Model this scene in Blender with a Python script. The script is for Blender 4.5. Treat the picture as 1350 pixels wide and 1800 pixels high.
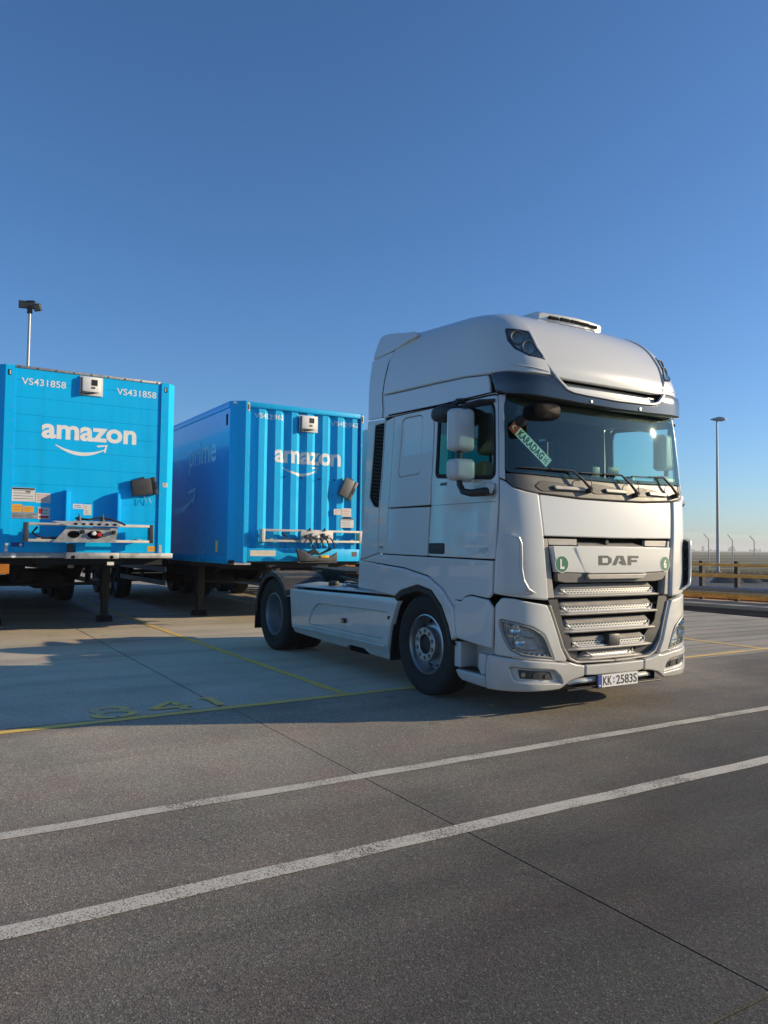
import bpy, bmesh, math, random
import numpy as np
from mathutils import Vector, Matrix
from mathutils.geometry import delaunay_2d_cdt
random.seed(7)
for o in list(bpy.data.objects): bpy.data.objects.remove(o, do_unlink=True)
scene = bpy.context.scene
COL = scene.collection

# ------------------------------------------------------------------ camera
# world frame: origin on the ground under the truck's front axle, -Y = truck forward, +X = truck's left
def U(u, v, z): return (-v, -u, z)
YAW = math.radians(31.414); PITCH = math.radians(2.554); ROLL = math.radians(.712)
fwd = Vector((math.sin(YAW), -math.cos(YAW), 0)); rgt = Vector((-math.cos(YAW), -math.sin(YAW), 0))
def tow(d): d = Vector(d); return Vector((-d.dot(rgt), -d.dot(fwd), d.z))
cf = Vector((0, math.cos(PITCH), math.sin(PITCH))); cu = Vector((0, -math.sin(PITCH), math.cos(PITCH))); cr = Vector((1, 0, 0))
R_ = cr*math.cos(ROLL)+cu*math.sin(ROLL); U_ = cu*math.cos(ROLL)-cr*math.sin(ROLL)
a, b, c = tow(R_), tow(U_), tow(-cf)
cam = bpy.data.cameras.new('camera'); cam.sensor_width = 36; cam.sensor_fit = 'AUTO'; cam.lens = 1352/1800*36
cam.clip_start = .1; cam.clip_end = 9000
camo = bpy.data.objects.new('camera', cam); COL.objects.link(camo)
camo.matrix_world = Matrix(((a.x, b.x, c.x, -5.616), (a.y, b.y, c.y, -6.420), (a.z, b.z, c.z, 1.483), (0, 0, 0, 1)))
scene.camera = camo

# ------------------------------------------------------------------ light
SUN_EL = math.radians(16.4); SUN_AZ = math.radians(24.5)      # azimuth: ahead of the truck's left side
sd = Vector((math.cos(SUN_AZ)*math.cos(SUN_EL), -math.sin(SUN_AZ)*math.cos(SUN_EL), math.sin(SUN_EL)))
world = bpy.data.worlds.new('World'); scene.world = world; world.use_nodes = True
nt = world.node_tree; nt.nodes.clear()
sky = nt.nodes.new('ShaderNodeTexSky'); sky.sky_type = 'NISHITA'; sky.sun_disc = False
sky.sun_elevation = SUN_EL; sky.sun_rotation = math.atan2(sd.x, sd.y)
sky.altitude = 200; sky.air_density = 1.0; sky.dust_density = .6; sky.ozone_density = 6.2
bg = nt.nodes.new('ShaderNodeBackground'); bg.inputs['Strength'].default_value = .112
out = nt.nodes.new('ShaderNodeOutputWorld')
hs = nt.nodes.new('ShaderNodeHueSaturation'); hs.inputs['Saturation'].default_value = 1.02
nt.links.new(sky.outputs[0], hs.inputs['Color']); nt.links.new(hs.outputs[0], bg.inputs[0]); nt.links.new(bg.outputs[0], out.inputs[0])
sun = bpy.data.lights.new('sun', 'SUN'); sun.energy = 4.1; sun.angle = math.radians(.53); sun.color = (1, .81, .54)
suno = bpy.data.objects.new('sun', sun); COL.objects.link(suno)
suno.rotation_euler = sd.to_track_quat('Z', 'Y').to_euler()
vs = scene.view_settings; vs.view_transform = 'Standard'; vs.look = 'None'; vs.exposure = 0.55; vs.gamma = 1
vs.use_curve_mapping = False
scene.cycles.max_bounces = 8; scene.cycles.transparent_max_bounces = 16

# ------------------------------------------------------------------ materials
def nmat(name):
    m = bpy.data.materials.new(name); m.use_nodes = True
    return m, m.node_tree, m.node_tree.nodes['Principled BSDF']
def mat(name, col, rough=.5, metal=0., coat=0., spec=.5, var=0., vscale=6., bump=0., bscale=200., dirt=0., emis=0):
    m, t, p = nmat(name)
    p.inputs['Base Color'].default_value = (*col, 1); p.inputs['Roughness'].default_value = rough
    p.inputs['Metallic'].default_value = metal; p.inputs['Coat Weight'].default_value = coat
    p.inputs['Coat Roughness'].default_value = .025; p.inputs['Specular IOR Level'].default_value = spec
    if var or bump or dirt:
        tc = t.nodes.new('ShaderNodeTexCoord')
    if var:
        n = t.nodes.new('ShaderNodeTexNoise'); n.inputs['Scale'].default_value = vscale; n.inputs['Detail'].default_value = 6
        t.links.new(tc.outputs['Object'], n.inputs['Vector'])
        r = t.nodes.new('ShaderNodeMapRange'); r.inputs['From Min'].default_value = .3; r.inputs['From Max'].default_value = .7
        r.inputs['To Min'].default_value = 1-var; r.inputs['To Max'].default_value = 1+var*.6
        t.links.new(n.outputs[0], r.inputs['Value'])
        mx = t.nodes.new('ShaderNodeMix'); mx.data_type = 'RGBA'; mx.blend_type = 'MULTIPLY'; mx.inputs['Factor'].default_value = 1
        mx.inputs['A'].default_value = (*col, 1); t.links.new(r.outputs[0], mx.inputs['B']); t.links.new(mx.outputs['Result'], p.inputs['Base Color'])
        r2 = t.nodes.new('ShaderNodeMapRange'); r2.inputs['From Min'].default_value = .3; r2.inputs['From Max'].default_value = .7
        r2.inputs['To Min'].default_value = max(0, rough-.06); r2.inputs['To Max'].default_value = min(1, rough+.1)
        t.links.new(n.outputs[0], r2.inputs['Value']); t.links.new(r2.outputs[0], p.inputs['Roughness'])
    if bump:
        n = t.nodes.new('ShaderNodeTexNoise'); n.inputs['Scale'].default_value = bscale; n.inputs['Detail'].default_value = 3
        t.links.new(tc.outputs['Object'], n.inputs['Vector'])
        b = t.nodes.new('ShaderNodeBump'); b.inputs['Strength'].default_value = bump; b.inputs['Distance'].default_value = .002
        t.links.new(n.outputs[0], b.inputs['Height']); t.links.new(b.outputs[0], p.inputs['Normal'])
    return m
M = {}
M['white'] = mat('white_paint', (.625, .625, .59), .32, 0, 1.0, .5)
def road_film(m):
    # thin grey-brown road film on the lowest panels
    t = m.node_tree; p = t.nodes['Principled BSDF']; L = t.links.new; c = tuple(p.inputs['Base Color'].default_value)
    tc = t.nodes.new('ShaderNodeTexCoord'); sx = t.nodes.new('ShaderNodeSeparateXYZ'); L(tc.outputs['Object'], sx.inputs[0])
    n = t.nodes.new('ShaderNodeTexNoise'); n.inputs['Scale'].default_value = 5; n.inputs['Detail'].default_value = 8; L(tc.outputs['Object'], n.inputs['Vector'])
    a = t.nodes.new('ShaderNodeMath'); a.operation = 'MULTIPLY_ADD'; L(n.outputs[0], a.inputs[0]); a.inputs[1].default_value = -.55; L(sx.outputs[2], a.inputs[2])
    r = t.nodes.new('ShaderNodeMapRange'); r.inputs['From Min'].default_value = .52; r.inputs['From Max'].default_value = -.08; r.inputs['To Max'].default_value = .55; L(a.outputs[0], r.inputs['Value'])
    x = t.nodes.new('ShaderNodeMix'); x.data_type = 'RGBA'; x.inputs['A'].default_value = c; x.inputs['B'].default_value = (.30, .275, .235, 1); L(r.outputs[0], x.inputs['Factor']); L(x.outputs['Result'], p.inputs['Base Color'])
road_film(M['white'])
M['white2'] = mat('white_plastic', (.54, .54, .515), .38, 0, .3, .5, .03, 5)
M['visor'] = mat('dark_visor', (.012, .014, .018), .12, 0, .8)
M['black'] = mat('black_plastic', (.018, .018, .02), .5, 0, 0, .5, .25, 9)
M['rubber'] = mat('black_rubber', (.014, .014, .015), .75, 0, 0, .3, .25, 14, .2, 60)
M['tyre'] = mat('tyre_rubber', (.026, .0255, .025), .8, 0, 0, .3, .3, 8, .35, 90)
M['dark'] = mat('dark_frame_paint', (.012, .012, .013), .55, 0, 0, .4, .3, 5)
M['gap'] = mat('seam_black', (.006, .006, .006), .9, 0, 0, .1)
M['silver'] = mat('silver_plastic', (.36, .338, .305), .42, .1, .15, .5, .08, 10)
M['grey'] = mat('grey_plastic', (.12, .117, .112), .5, .1, 0, .5, .1, 8)
M['dgrey'] = mat('dark_grey_plastic', (.05, .05, .05), .45, .1, 0, .5, .1, 8)
M['lampinner'] = mat('lamp_inner', (.50, .51, .53), .3, .35, 0, .5, .15, 20)
M['satin'] = mat('satin_trim', (.64, .63, .60), .28, .25, .2)
M['cowl'] = mat('cowl_plastic', (.115, .108, .096), .42, .1, 0, .5, .1, 8)
M['chrome'] = mat('chrome', (.75, .75, .74), .12, 1)
M['alu'] = mat('brushed_aluminium', (.50, .50, .50), .38, 1, 0, .5, .12, 10)
M['steel'] = mat('wheel_steel', (.30, .32, .34), .42, .7, 0, .5, .15, 6)
M['galv'] = mat('galvanised_steel', (.42, .42, .41), .5, .6, 0, .5, .25, 14)
M['cream'] = mat('cream_bar', (.62, .58, .50), .5, 0, 0, .5, .15, 8)
M['blue'] = mat('blue_paint', (.0, .47, .90), .4, 0, 0.1, .25, .10, 1.6, .03, 30)
M['blue2'] = mat('blue_paint_aged', (.006, .46, .84), .42, 0, 0.1, .3, .14, 1.8, .04, 25)
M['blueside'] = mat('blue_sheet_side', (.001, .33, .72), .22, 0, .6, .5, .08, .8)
M['letter'] = mat('white_vinyl', (.80, .79, .76), .45, 0, 0, .5, .05, 12)
M['letterblue'] = mat('pale_blue_vinyl', (.72, .92, 1.0), .6)
M['orange'] = mat('amber_lens', (.75, .22, .02), .25, 0, .5)
M['amber2'] = mat('amber_reflector', (.45, .16, .01), .35, 0, .4, .5, .2, 30)
M['green'] = mat('green_sticker', (.004, .16, .075), .4)
M['platewhite'] = mat('plate_white', (.72, .72, .70), .4)
M['mirrorblack'] = mat('gloss_black_plastic', (.003, .003, .004), .5, 0, 0, .04)
M['ink'] = mat('black_ink', (.012, .012, .014), .5)
M['badge'] = mat('badge_grey', (.085, .085, .082), .35, .4)
M['plateblue'] = mat('plate_blue', (.01, .05, .30), .4)
M['red'] = mat('red_print', (.50, .02, .03), .45)
M['greenink'] = mat('dark_green_ink', (.008, .05, .035), .5)
M['palegreen'] = mat('pale_sign', (.82, .86, .80), .45)
M['yellow'] = mat('yellow_plug', (.65, .42, .02), .5)
M['yellowrail'] = mat('yellow_rail', (.92, .43, .08), .55, 0, 0, .4, .2, 5)
M['seat'] = mat('seat_fabric', (.045, .045, .05), .9, 0, 0, .2, .2, 30)
M['trim'] = mat('cab_trim', (.05, .049, .046), .8, 0, 0, .3, .1, 12)
M['curtain'] = mat('curtain_fabric', (.11, .105, .10), .9, 0, 0, .2, .15, 20)
M['wood'] = mat('dark_post', (.025, .026, .03), .7, 0, 0, .3, .3, 9)
M['paper'] = mat('sticker_paper', (.66, .65, .61), .55, 0, 0, .4, .06, 20)
M['orangepaper'] = mat('orange_sticker', (.72, .36, .05), .5)
M['kerbstone'] = mat('pale_kerb_concrete', (.44, .36, .25), .85, 0, 0, .3, .2, 3, .3, 60)
M['pole'] = mat('lamp_pole', (.34, .36, .37), .45, .4, 0, .5, .1, 3)
def weathered(name, col, rough, spec, dirt=(.60, .64, .66), amt=.36):
    m, t, p = nmat(name); L = t.links.new; tc = t.nodes.new('ShaderNodeTexCoord')
    def nz(sc, det, mp=None):
        n = t.nodes.new('ShaderNodeTexNoise'); n.inputs['Scale'].default_value = sc; n.inputs['Detail'].default_value = det
        if mp:
            q = t.nodes.new('ShaderNodeMapping'); q.inputs['Scale'].default_value = mp; L(tc.outputs['Object'], q.inputs['Vector']); L(q.outputs[0], n.inputs['Vector'])
        else: L(tc.outputs['Object'], n.inputs['Vector'])
        return n.outputs[0]
    def rg(x, a, b, c, d):
        r = t.nodes.new('ShaderNodeMapRange'); r.inputs['From Min'].default_value = a; r.inputs['From Max'].default_value = b; r.inputs['To Min'].default_value = c; r.inputs['To Max'].default_value = d; L(x, r.inputs['Value']); return r.outputs[0]
    def mul(f, A, B):
        x = t.nodes.new('ShaderNodeMix'); x.data_type = 'RGBA'; x.blend_type = 'MULTIPLY'; L(f, x.inputs['Factor'])
        if isinstance(A, tuple): x.inputs['A'].default_value = (*A, 1)
        else: L(A, x.inputs['A'])
        x.inputs['B'].default_value = (*B, 1); return x.outputs['Result']
    c = mul(rg(nz(1., 6, (9, 9, .55)), .48, .75, 0, amt), col, dirt)
    c = mul(rg(nz(1.4, 6), .45, .75, 0, amt*.8), c, (.80, .82, .84))
    c = mul(rg(nz(38, 3), .66, .72, 0, amt), c, (.45, .5, .55))
    L(c, p.inputs['Base Color']); L(rg(nz(5, 5), .3, .7, rough-.06, rough+.12), p.inputs['Roughness']); p.inputs['Specular IOR Level'].default_value = spec
    b = t.nodes.new('ShaderNodeBump'); b.inputs['Strength'].default_value = .06; b.inputs['Distance'].default_value = .02; L(nz(2.2, 2), b.inputs['Height']); L(b.outputs[0], p.inputs['Normal'])
    return m
M['blue'] = weathered('blue_paint', (.0, .47, .90), .42, .2)
M['blue2'] = weathered('blue_paint_aged', (.006, .46, .84), .42, .25)
def glass(name, tint, ior=1.5, gl=1.0):
    m, t, p = nmat(name); t.nodes.remove(p)
    tr = t.nodes.new('ShaderNodeBsdfTransparent'); tr.inputs[0].default_value = (*tint, 1)
    g = t.nodes.new('ShaderNodeBsdfGlossy'); g.inputs['Roughness'].default_value = .015; g.inputs['Color'].default_value = (.78, 1, .93, 1)
    geo = t.nodes.new('ShaderNodeNewGeometry'); dt = t.nodes.new('ShaderNodeVectorMath'); dt.operation = 'DOT_PRODUCT'
    t.links.new(geo.outputs['Incoming'], dt.inputs[0]); t.links.new(geo.outputs['Normal'], dt.inputs[1])
    def mth(op, x, y=None):
        n = t.nodes.new('ShaderNodeMath'); n.operation = op
        for i, q in enumerate((x, y)):
            if q is None: continue
            if isinstance(q, (int, float)): n.inputs[i].default_value = q
            else: t.links.new(q, n.inputs[i])
        return n.outputs[0]
    r0 = 2*((ior-1)/(ior+1))**2
    fr = mth('ADD', mth('MULTIPLY', mth('POWER', mth('SUBTRACT', 1., mth('ABSOLUTE', dt.outputs['Value'])), 5.), 1-r0), r0)
    mx = t.nodes.new('ShaderNodeMixShader')
    t.links.new(fr, mx.inputs[0])
    t.links.new(tr.outputs[0], mx.inputs[1]); t.links.new(g.outputs[0], mx.inputs[2])
    t.links.new(mx.outputs[0], t.nodes['Material Output'].inputs[0])
    return m
M['glass'] = glass('windscreen_glass', (.60, .84, .76), 1.47)
M['glassdark'] = glass('side_glass', (.30, .39, .40), 1.55)
M['glassclear'] = glass('driver_side_glass', (.78, .92, .90), 1.5)
M['lens'] = glass('lamp_lens', (.93, .95, .96), 1.5)
def perf_mat():
    m, t, p = nmat('perforated_metal')
    tc = t.nodes.new('ShaderNodeTexCoord')
    sp = t.nodes.new('ShaderNodeSeparateXYZ'); t.links.new(tc.outputs['Object'], sp.inputs[0])
    def math_(op, x, y=None):
        n = t.nodes.new('ShaderNodeMath'); n.operation = op
        for i, q in enumerate((x, y)):
            if q is None: continue
            if isinstance(q, (int, float)): n.inputs[i].default_value = q
            else: t.links.new(q, n.inputs[i])
        return n.outputs[0]
    dx, dz = .040, .0195
    row = math_('FLOOR', math_('DIVIDE', sp.outputs[2], dz))
    odd = math_('MULTIPLY', math_('MODULO', math_('ABSOLUTE', row), 2.), .5)
    fx = math_('SUBTRACT', math_('FRACT', math_('ADD', math_('DIVIDE', sp.outputs[0], dx), odd)), .5)
    fz = math_('SUBTRACT', math_('FRACT', math_('DIVIDE', sp.outputs[2], dz)), .5)
    d = math_('ADD', math_('MULTIPLY', fx, fx), math_('MULTIPLY', fz, fz))
    hole = math_('LESS_THAN', d, .125)
    mx = t.nodes.new('ShaderNodeMix'); mx.data_type = 'RGBA'
    mx.inputs['A'].default_value = (.36, .355, .33, 1); mx.inputs['B'].default_value = (.008, .008, .008, 1)
    t.links.new(hole, mx.inputs['Factor']); t.links.new(mx.outputs['Result'], p.inputs['Base Color'])
    p.inputs['Roughness'].default_value = .35
    inv = math_('SUBTRACT', 1., hole); t.links.new(math_('MULTIPLY', inv, .5), p.inputs['Metallic'])
    return m
M['perf'] = perf_mat()

def pave_mat(name, c0, c1, speck, stain=.35, scale=230., yellow=False, streak=.5, dark2=.74, traffic=False):
    m, t, p = nmat(name); L = t.links.new
    tc = t.nodes.new('ShaderNodeTexCoord')
    def noise(s, det=4, vec=None, rough=.55):
        n = t.nodes.new('ShaderNodeTexNoise'); n.inputs['Scale'].default_value = s; n.inputs['Detail'].default_value = det
        n.inputs['Roughness'].default_value = rough
        L(vec if vec else tc.outputs['Object'], n.inputs['Vector']); return n.outputs[0]
    def rng(x, a, b, c, d):
        r = t.nodes.new('ShaderNodeMapRange'); r.inputs['From Min'].default_value = a; r.inputs['From Max'].default_value = b
        r.inputs['To Min'].default_value = c; r.inputs['To Max'].default_value = d; L(x, r.inputs['Value']); return r.outputs[0]
    def mixc(f, A, B, mode='MIX'):
        x = t.nodes.new('ShaderNodeMix'); x.data_type = 'RGBA'; x.blend_type = mode
        for k, q in (('Factor', f), ('A', A), ('B', B)):
            if isinstance(q, (int, float)): x.inputs[k].default_value = q
            elif isinstance(q, tuple): x.inputs[k].default_value = (*q, 1)
            else: L(q, x.inputs[k])
        return x.outputs['Result']
    col = mixc(rng(noise(.55, 8), .35, .65, 0, 1), c0, c1)
    # grain of the aggregate
    vo = t.nodes.new('ShaderNodeTexVoronoi'); vo.inputs['Scale'].default_value = scale*.72; L(tc.outputs['Object'], vo.inputs['Vector'])
    gr = t.nodes.new('ShaderNodeSeparateColor'); L(vo.outputs['Color'], gr.inputs[0])
    col = mixc(1., col, mixc(rng(gr.outputs[0], 0, 1, 0, 1), (dark2*.8, dark2*.8, dark2*.82), (1.36, 1.34, 1.30)), 'MULTIPLY')
    col = mixc(1., col, mixc(rng(noise(scale*.22, 2), .35, .65, 0, 1), (.85, .85, .86), (1.12, 1.12, 1.1)), 'MULTIPLY')
    col = mixc(rng(gr.outputs[1], .962, .975, 0, speck), col, (.40, .38, .33))
    # stains, streaks along the lane (X)
    mp = t.nodes.new('ShaderNodeMapping'); mp.inputs['Scale'].default_value = (.16, 1.5, 1); L(tc.outputs['Object'], mp.inputs['Vector'])
    st = rng(noise(1.1, 5, mp.outputs[0]), .46, .72, 0, streak)
    col = mixc(st, col, mixc(1., col, (.62, .62, .63), 'MULTIPLY'))
    bl = rng(noise(.45, 7, None, .62), .48, .68, 0, stain)
    col = mixc(bl, col, mixc(1., col, (.55, .55, .57), 'MULTIPLY'))
    lt = rng(noise(.8, 6, None, .65), .56, .74, 0, .45)
    col = mixc(lt, col, mixc(1., col, (1.35, 1.33, 1.28), 'MULTIPLY'))
    # oil drips: small dark spots in clusters
    vs_ = t.nodes.new('ShaderNodeTexVoronoi'); vs_.inputs['Scale'].default_value = 1.15; L(tc.outputs['Object'], vs_.inputs['Vector'])
    ob = t.nodes.new('ShaderNodeMath'); ob.operation = 'MULTIPLY_ADD'; L(noise(9, 5), ob.inputs[0]); ob.inputs[1].default_value = .16; L(vs_.outputs['Distance'], ob.inputs[2])
    col = mixc(rng(ob.outputs[0], .10, .17, .55, 0), col, mixc(1., col, (.45, .45, .46), 'MULTIPLY'))
    if traffic:   # driven-on half of the apron is darker and streaked with rubber
        sx2 = t.nodes.new('ShaderNodeSeparateXYZ'); L(tc.outputs['Object'], sx2.inputs[0])
        a2 = t.nodes.new('ShaderNodeMath'); a2.operation = 'MULTIPLY_ADD'; L(noise(.4, 5), a2.inputs[0]); a2.inputs[1].default_value = 2.; L(sx2.outputs[0], a2.inputs[2])
        mp2 = t.nodes.new('ShaderNodeMapping'); mp2.inputs['Scale'].default_value = (.10, 2.6, 1); mp2.inputs['Rotation'].default_value = (0, 0, .12); L(tc.outputs['Object'], mp2.inputs['Vector'])
        rb = mixc(rng(noise(1.3, 6, mp2.outputs[0], .6), .38, .66, 0, 1), (.78, .78, .80), (.36, .36, .37))
        col = mixc(rng(a2.outputs[0], .5, 3.2, 0, .9), col, mixc(1., col, rb, 'MULTIPLY'))
    hp_ = noise(1.6, 5, None, .6)
    col = mixc(rng(hp_, .5, .68, 0, .7), col, mixc(1., col, (1.10, .96, .95), 'MULTIPLY'))
    col = mixc(rng(hp_, .5, .34, 0, .7), col, mixc(1., col, (.95, 1.02, .97), 'MULTIPLY'))
    if yellow:   # dustier, lighter lane next to the bays, with its grazing-view brightening painted in
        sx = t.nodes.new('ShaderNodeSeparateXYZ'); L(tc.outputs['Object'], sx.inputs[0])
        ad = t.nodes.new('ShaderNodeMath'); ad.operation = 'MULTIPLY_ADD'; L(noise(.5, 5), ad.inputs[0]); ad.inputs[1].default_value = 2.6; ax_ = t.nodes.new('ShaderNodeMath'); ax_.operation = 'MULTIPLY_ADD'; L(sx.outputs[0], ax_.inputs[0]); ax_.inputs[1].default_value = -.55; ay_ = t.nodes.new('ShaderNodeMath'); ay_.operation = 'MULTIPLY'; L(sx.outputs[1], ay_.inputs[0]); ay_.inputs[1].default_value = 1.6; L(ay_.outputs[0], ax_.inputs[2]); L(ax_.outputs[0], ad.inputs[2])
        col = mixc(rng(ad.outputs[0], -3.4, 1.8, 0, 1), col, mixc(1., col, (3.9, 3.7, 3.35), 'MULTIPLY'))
    L(col, p.inputs['Base Color'])
    L(rng(noise(3, 4), .3, .7, .72, .92), p.inputs['Roughness']); p.inputs['Specular IOR Level'].default_value = .35
    b = t.nodes.new('ShaderNodeBump'); b.inputs['Strength'].default_value = .4; b.inputs['Distance'].default_value = .003
    L(vo.outputs['Distance'], b.inputs['Height']); L(b.outputs[0], p.inputs['Normal'])
    return m
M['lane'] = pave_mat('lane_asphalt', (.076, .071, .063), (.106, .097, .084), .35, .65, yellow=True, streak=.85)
M['bay'] = pave_mat('bay_concrete', (.54, .48, .37), (.62, .55, .435), .25, .45, 260, streak=.75, dark2=.9, traffic=True)
M['road'] = pave_mat('far_road', (.075, .08, .09), (.09, .095, .105), .1)
def paint_mat(name, col, under, worn=.5):
    m, t, p = nmat(name); L = t.links.new
    tc = t.nodes.new('ShaderNodeTexCoord')
    n = t.nodes.new('ShaderNodeTexNoise'); n.inputs['Scale'].default_value = 130; n.inputs['Detail'].default_value = 3; n.inputs['Roughness'].default_value = .6
    n2 = t.nodes.new('ShaderNodeTexNoise'); n2.inputs['Scale'].default_value = 2.5; n2.inputs['Detail'].default_value = 5
    for q in (n, n2): L(tc.outputs['Object'], q.inputs['Vector'])
    ad = t.nodes.new('ShaderNodeMath'); ad.operation = 'MULTIPLY_ADD'; L(n2.outputs[0], ad.inputs[0]); ad.inputs[1].default_value = .6; L(n.outputs[0], ad.inputs[2])
    r = t.nodes.new('ShaderNodeMapRange'); r.inputs['From Min'].default_value = 1.02-worn*.26; r.inputs['From Max'].default_value = 1.10-worn*.26
    L(ad.outputs[0], r.inputs['Value'])
    mx = t.nodes.new('ShaderNodeMix'); mx.data_type = 'RGBA'; mx.inputs['A'].default_value = (*col, 1); mx.inputs['B'].default_value = (*under, 1)
    L(r.outputs[0], mx.inputs['Factor']); L(mx.outputs['Result'], p.inputs['Base Color']); p.inputs['Roughness'].default_value = .8
    b = t.nodes.new('ShaderNodeBump'); b.inputs['Strength'].default_value = .5; b.inputs['Distance'].default_value = .003
    L(n.outputs[0], b.inputs['Height']); L(b.outputs[0], p.inputs['Normal'])
    return m
M['whiteline'] = paint_mat('white_road_paint', (.60, .55, .45), (.13, .115, .095), .72)
M['yellowline'] = paint_mat('yellow_road_paint', (.92, .60, .12), (.47, .42, .33), .62)
M['yellownum'] = paint_mat('yellow_number_paint', (.95, .64, .17), (.47, .42, .33), .70)

# ------------------------------------------------------------------ mesh helpers
def mesh_obj(name, verts, faces, m, parent=None, smooth=False, normals=None):
    me = bpy.data.meshes.new(name); 
    loc = parent_loc(parent)
    me.from_pydata([(v[0]-loc[0], v[1]-loc[1], v[2]-loc[2]) for v in verts], [], faces)
    me.materials.append(M[m] if isinstance(m, str) else m)
    if smooth: me.polygons.foreach_set('use_smooth', [True]*len(me.polygons))
    me.update()
    if normals is not None: me.normals_split_custom_set_from_vertices(normals)
    o = bpy.data.objects.new(name, me); COL.objects.link(o)
    if parent is not None: o.parent = parent
    return o
def parent_loc(p):
    l = Vector((0, 0, 0))
    while p is not None: l = l+p.location; p = p.parent
    return l
def thing(name, label, cat, loc=(0, 0, 0), group=None):
    o = bpy.data.objects.new(name, None); COL.objects.link(o); o.location = loc; o.empty_display_size = .3
    o['label'] = label; o['category'] = cat
    if group: o['group'] = group
    return o
def tag(o, label=None, cat=None, group=None, kind=None):
    if label: o['label'] = label
    if cat: o['category'] = cat
    if group: o['group'] = group
    if kind: o['kind'] = kind
    return o
class MB:
    def __init__(s): s.v = []; s.f = []
    def add(s, vs, fs):
        n = len(s.v); s.v += [tuple(x) for x in vs]; s.f += [tuple(i+n for i in f) for f in fs]; return s
    def box(s, x0, x1, y0, y1, z0, z1):
        x0, x1 = sorted((x0, x1)); y0, y1 = sorted((y0, y1)); z0, z1 = sorted((z0, z1))
        return s.add([(x0,y0,z0),(x1,y0,z0),(x1,y1,z0),(x0,y1,z0),(x0,y0,z1),(x1,y0,z1),(x1,y1,z1),(x0,y1,z1)],
            [(0,3,2,1),(4,5,6,7),(0,1,5,4),(1,2,6,5),(2,3,7,6),(3,0,4,7)])
    def ubox(s, u0, u1, v0, v1, z0, z1): return s.box(-v0, -v1, -u0, -u1, z0, z1)
    def hexa(s, p): return s.add(p, [(0,3,2,1),(4,5,6,7),(0,1,5,4),(1,2,6,5),(2,3,7,6),(3,0,4,7)])
    def cyl(s, p0, p1, r0, r1=None, n=12, cap=True):
        r1 = r0 if r1 is None else r1; p0 = Vector(p0); p1 = Vector(p1); d = (p1-p0).normalized()
        a = d.orthogonal().normalized(); b = d.cross(a); vs = []
        for p, r in ((p0, r0), (p1, r1)):
            for i in range(n):
                t = 2*math.pi*i/n; vs.append(p+a*(r*math.cos(t))+b*(r*math.sin(t)))
        fs = [(i, (i+1) % n, n+(i+1) % n, n+i) for i in range(n)]
        if cap: fs += [tuple(range(n-1, -1, -1)), tuple(range(n, 2*n))]
        return s.add(vs, fs)
    def tube(s, pts, r, n=8):
        pts = [Vector(p) for p in pts]; rs = r if isinstance(r, (list, tuple)) else [r]*len(pts)
        prev = None; vs = []
        for i, p in enumerate(pts):
            d = (pts[min(i+1, len(pts)-1)]-pts[max(i-1, 0)]).normalized()
            if prev is None: a = d.orthogonal().normalized()
            else: a = (prev-d*prev.dot(d)).normalized()
            prev = a; b = d.cross(a)
            for k in range(n):
                t = 2*math.pi*k/n; vs.append(p+a*(rs[i]*math.cos(t))+b*(rs[i]*math.sin(t)))
        fs = []
        for i in range(len(pts)-1):
            for k in range(n): fs.append((i*n+k, i*n+(k+1) % n, (i+1)*n+(k+1) % n, (i+1)*n+k))
        fs += [tuple(range(n-1, -1, -1)), tuple((len(pts)-1)*n+k for k in range(n))]
        return s.add(vs, fs)
    def prism(s, poly, f0, f1):
        """poly: 2d points, f0/f1: maps (a,b)->3d for the two ends"""
        n = len(poly); vs = [f0(*p) for p in poly]+[f1(*p) for p in poly]
        return s.add(vs, [tuple(range(n-1, -1, -1)), tuple(range(n, 2*n))]+[(i, (i+1) % n, n+(i+1) % n, n+i) for i in range(n)])
    def loft(s, rings, closed=True, cap=True):
        n = len(rings[0]); vs = [p for r in rings for p in r]; fs = []
        for i in range(len(rings)-1):
            for k in range(n if closed else n-1):
                fs.append((i*n+k, i*n+(k+1) % n, (i+1)*n+(k+1) % n, (i+1)*n+k))
        if cap and closed: fs += [tuple(range(n-1, -1, -1)), tuple((len(rings)-1)*n+k for k in range(n))]
        return s.add(vs, fs)
    def lathe(s, prof, org, axis, n=48):
        org = Vector(org); d = Vector(axis).normalized(); a = d.orthogonal().normalized(); b = d.cross(a); rings = []
        for i in range(n):
            t = 2*math.pi*i/n; e = a*math.cos(t)+b*math.sin(t)
            rings.append([org+e*r+d*h for r, h in prof])
        m = len(prof); vs = [p for r in rings for p in r]; fs = []
        for i in range(n):
            for k in range(m-1):
                j = (i+1) % n; fs.append((i*m+k, i*m+k+1, j*m+k+1, j*m+k))
        return s.add(vs, fs)
    def build(s, name, m, parent=None, smooth=False, bevel=0, seg=2, fixn=True, angle=35):
        me = bpy.data.meshes.new(name); loc = parent_loc(parent)
        me.from_pydata([(v[0]-loc[0], v[1]-loc[1], v[2]-loc[2]) for v in s.v], [], s.f)
        bm = bmesh.new(); bm.from_mesh(me)
        if fixn: bmesh.ops.recalc_face_normals(bm, faces=bm.faces)
        if bevel:
            es = [e for e in bm.edges if len(e.link_faces) == 2 and e.calc_face_angle(0) > math.radians(30)]
            bmesh.ops.bevel(bm, geom=es, offset=bevel, segments=seg, affect='EDGES', profile=.5, clamp_overlap=True)
        bm.to_mesh(me); bm.free()
        if smooth or bevel:
            me.polygons.foreach_set('use_smooth', [True]*len(me.polygons))
            me.set_sharp_from_angle(angle=math.radians(angle))
        me.materials.append(M[m] if isinstance(m, str) else m)
        o = bpy.data.objects.new(name, me); COL.objects.link(o)
        if parent is not None: o.parent = parent
        return o
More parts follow.
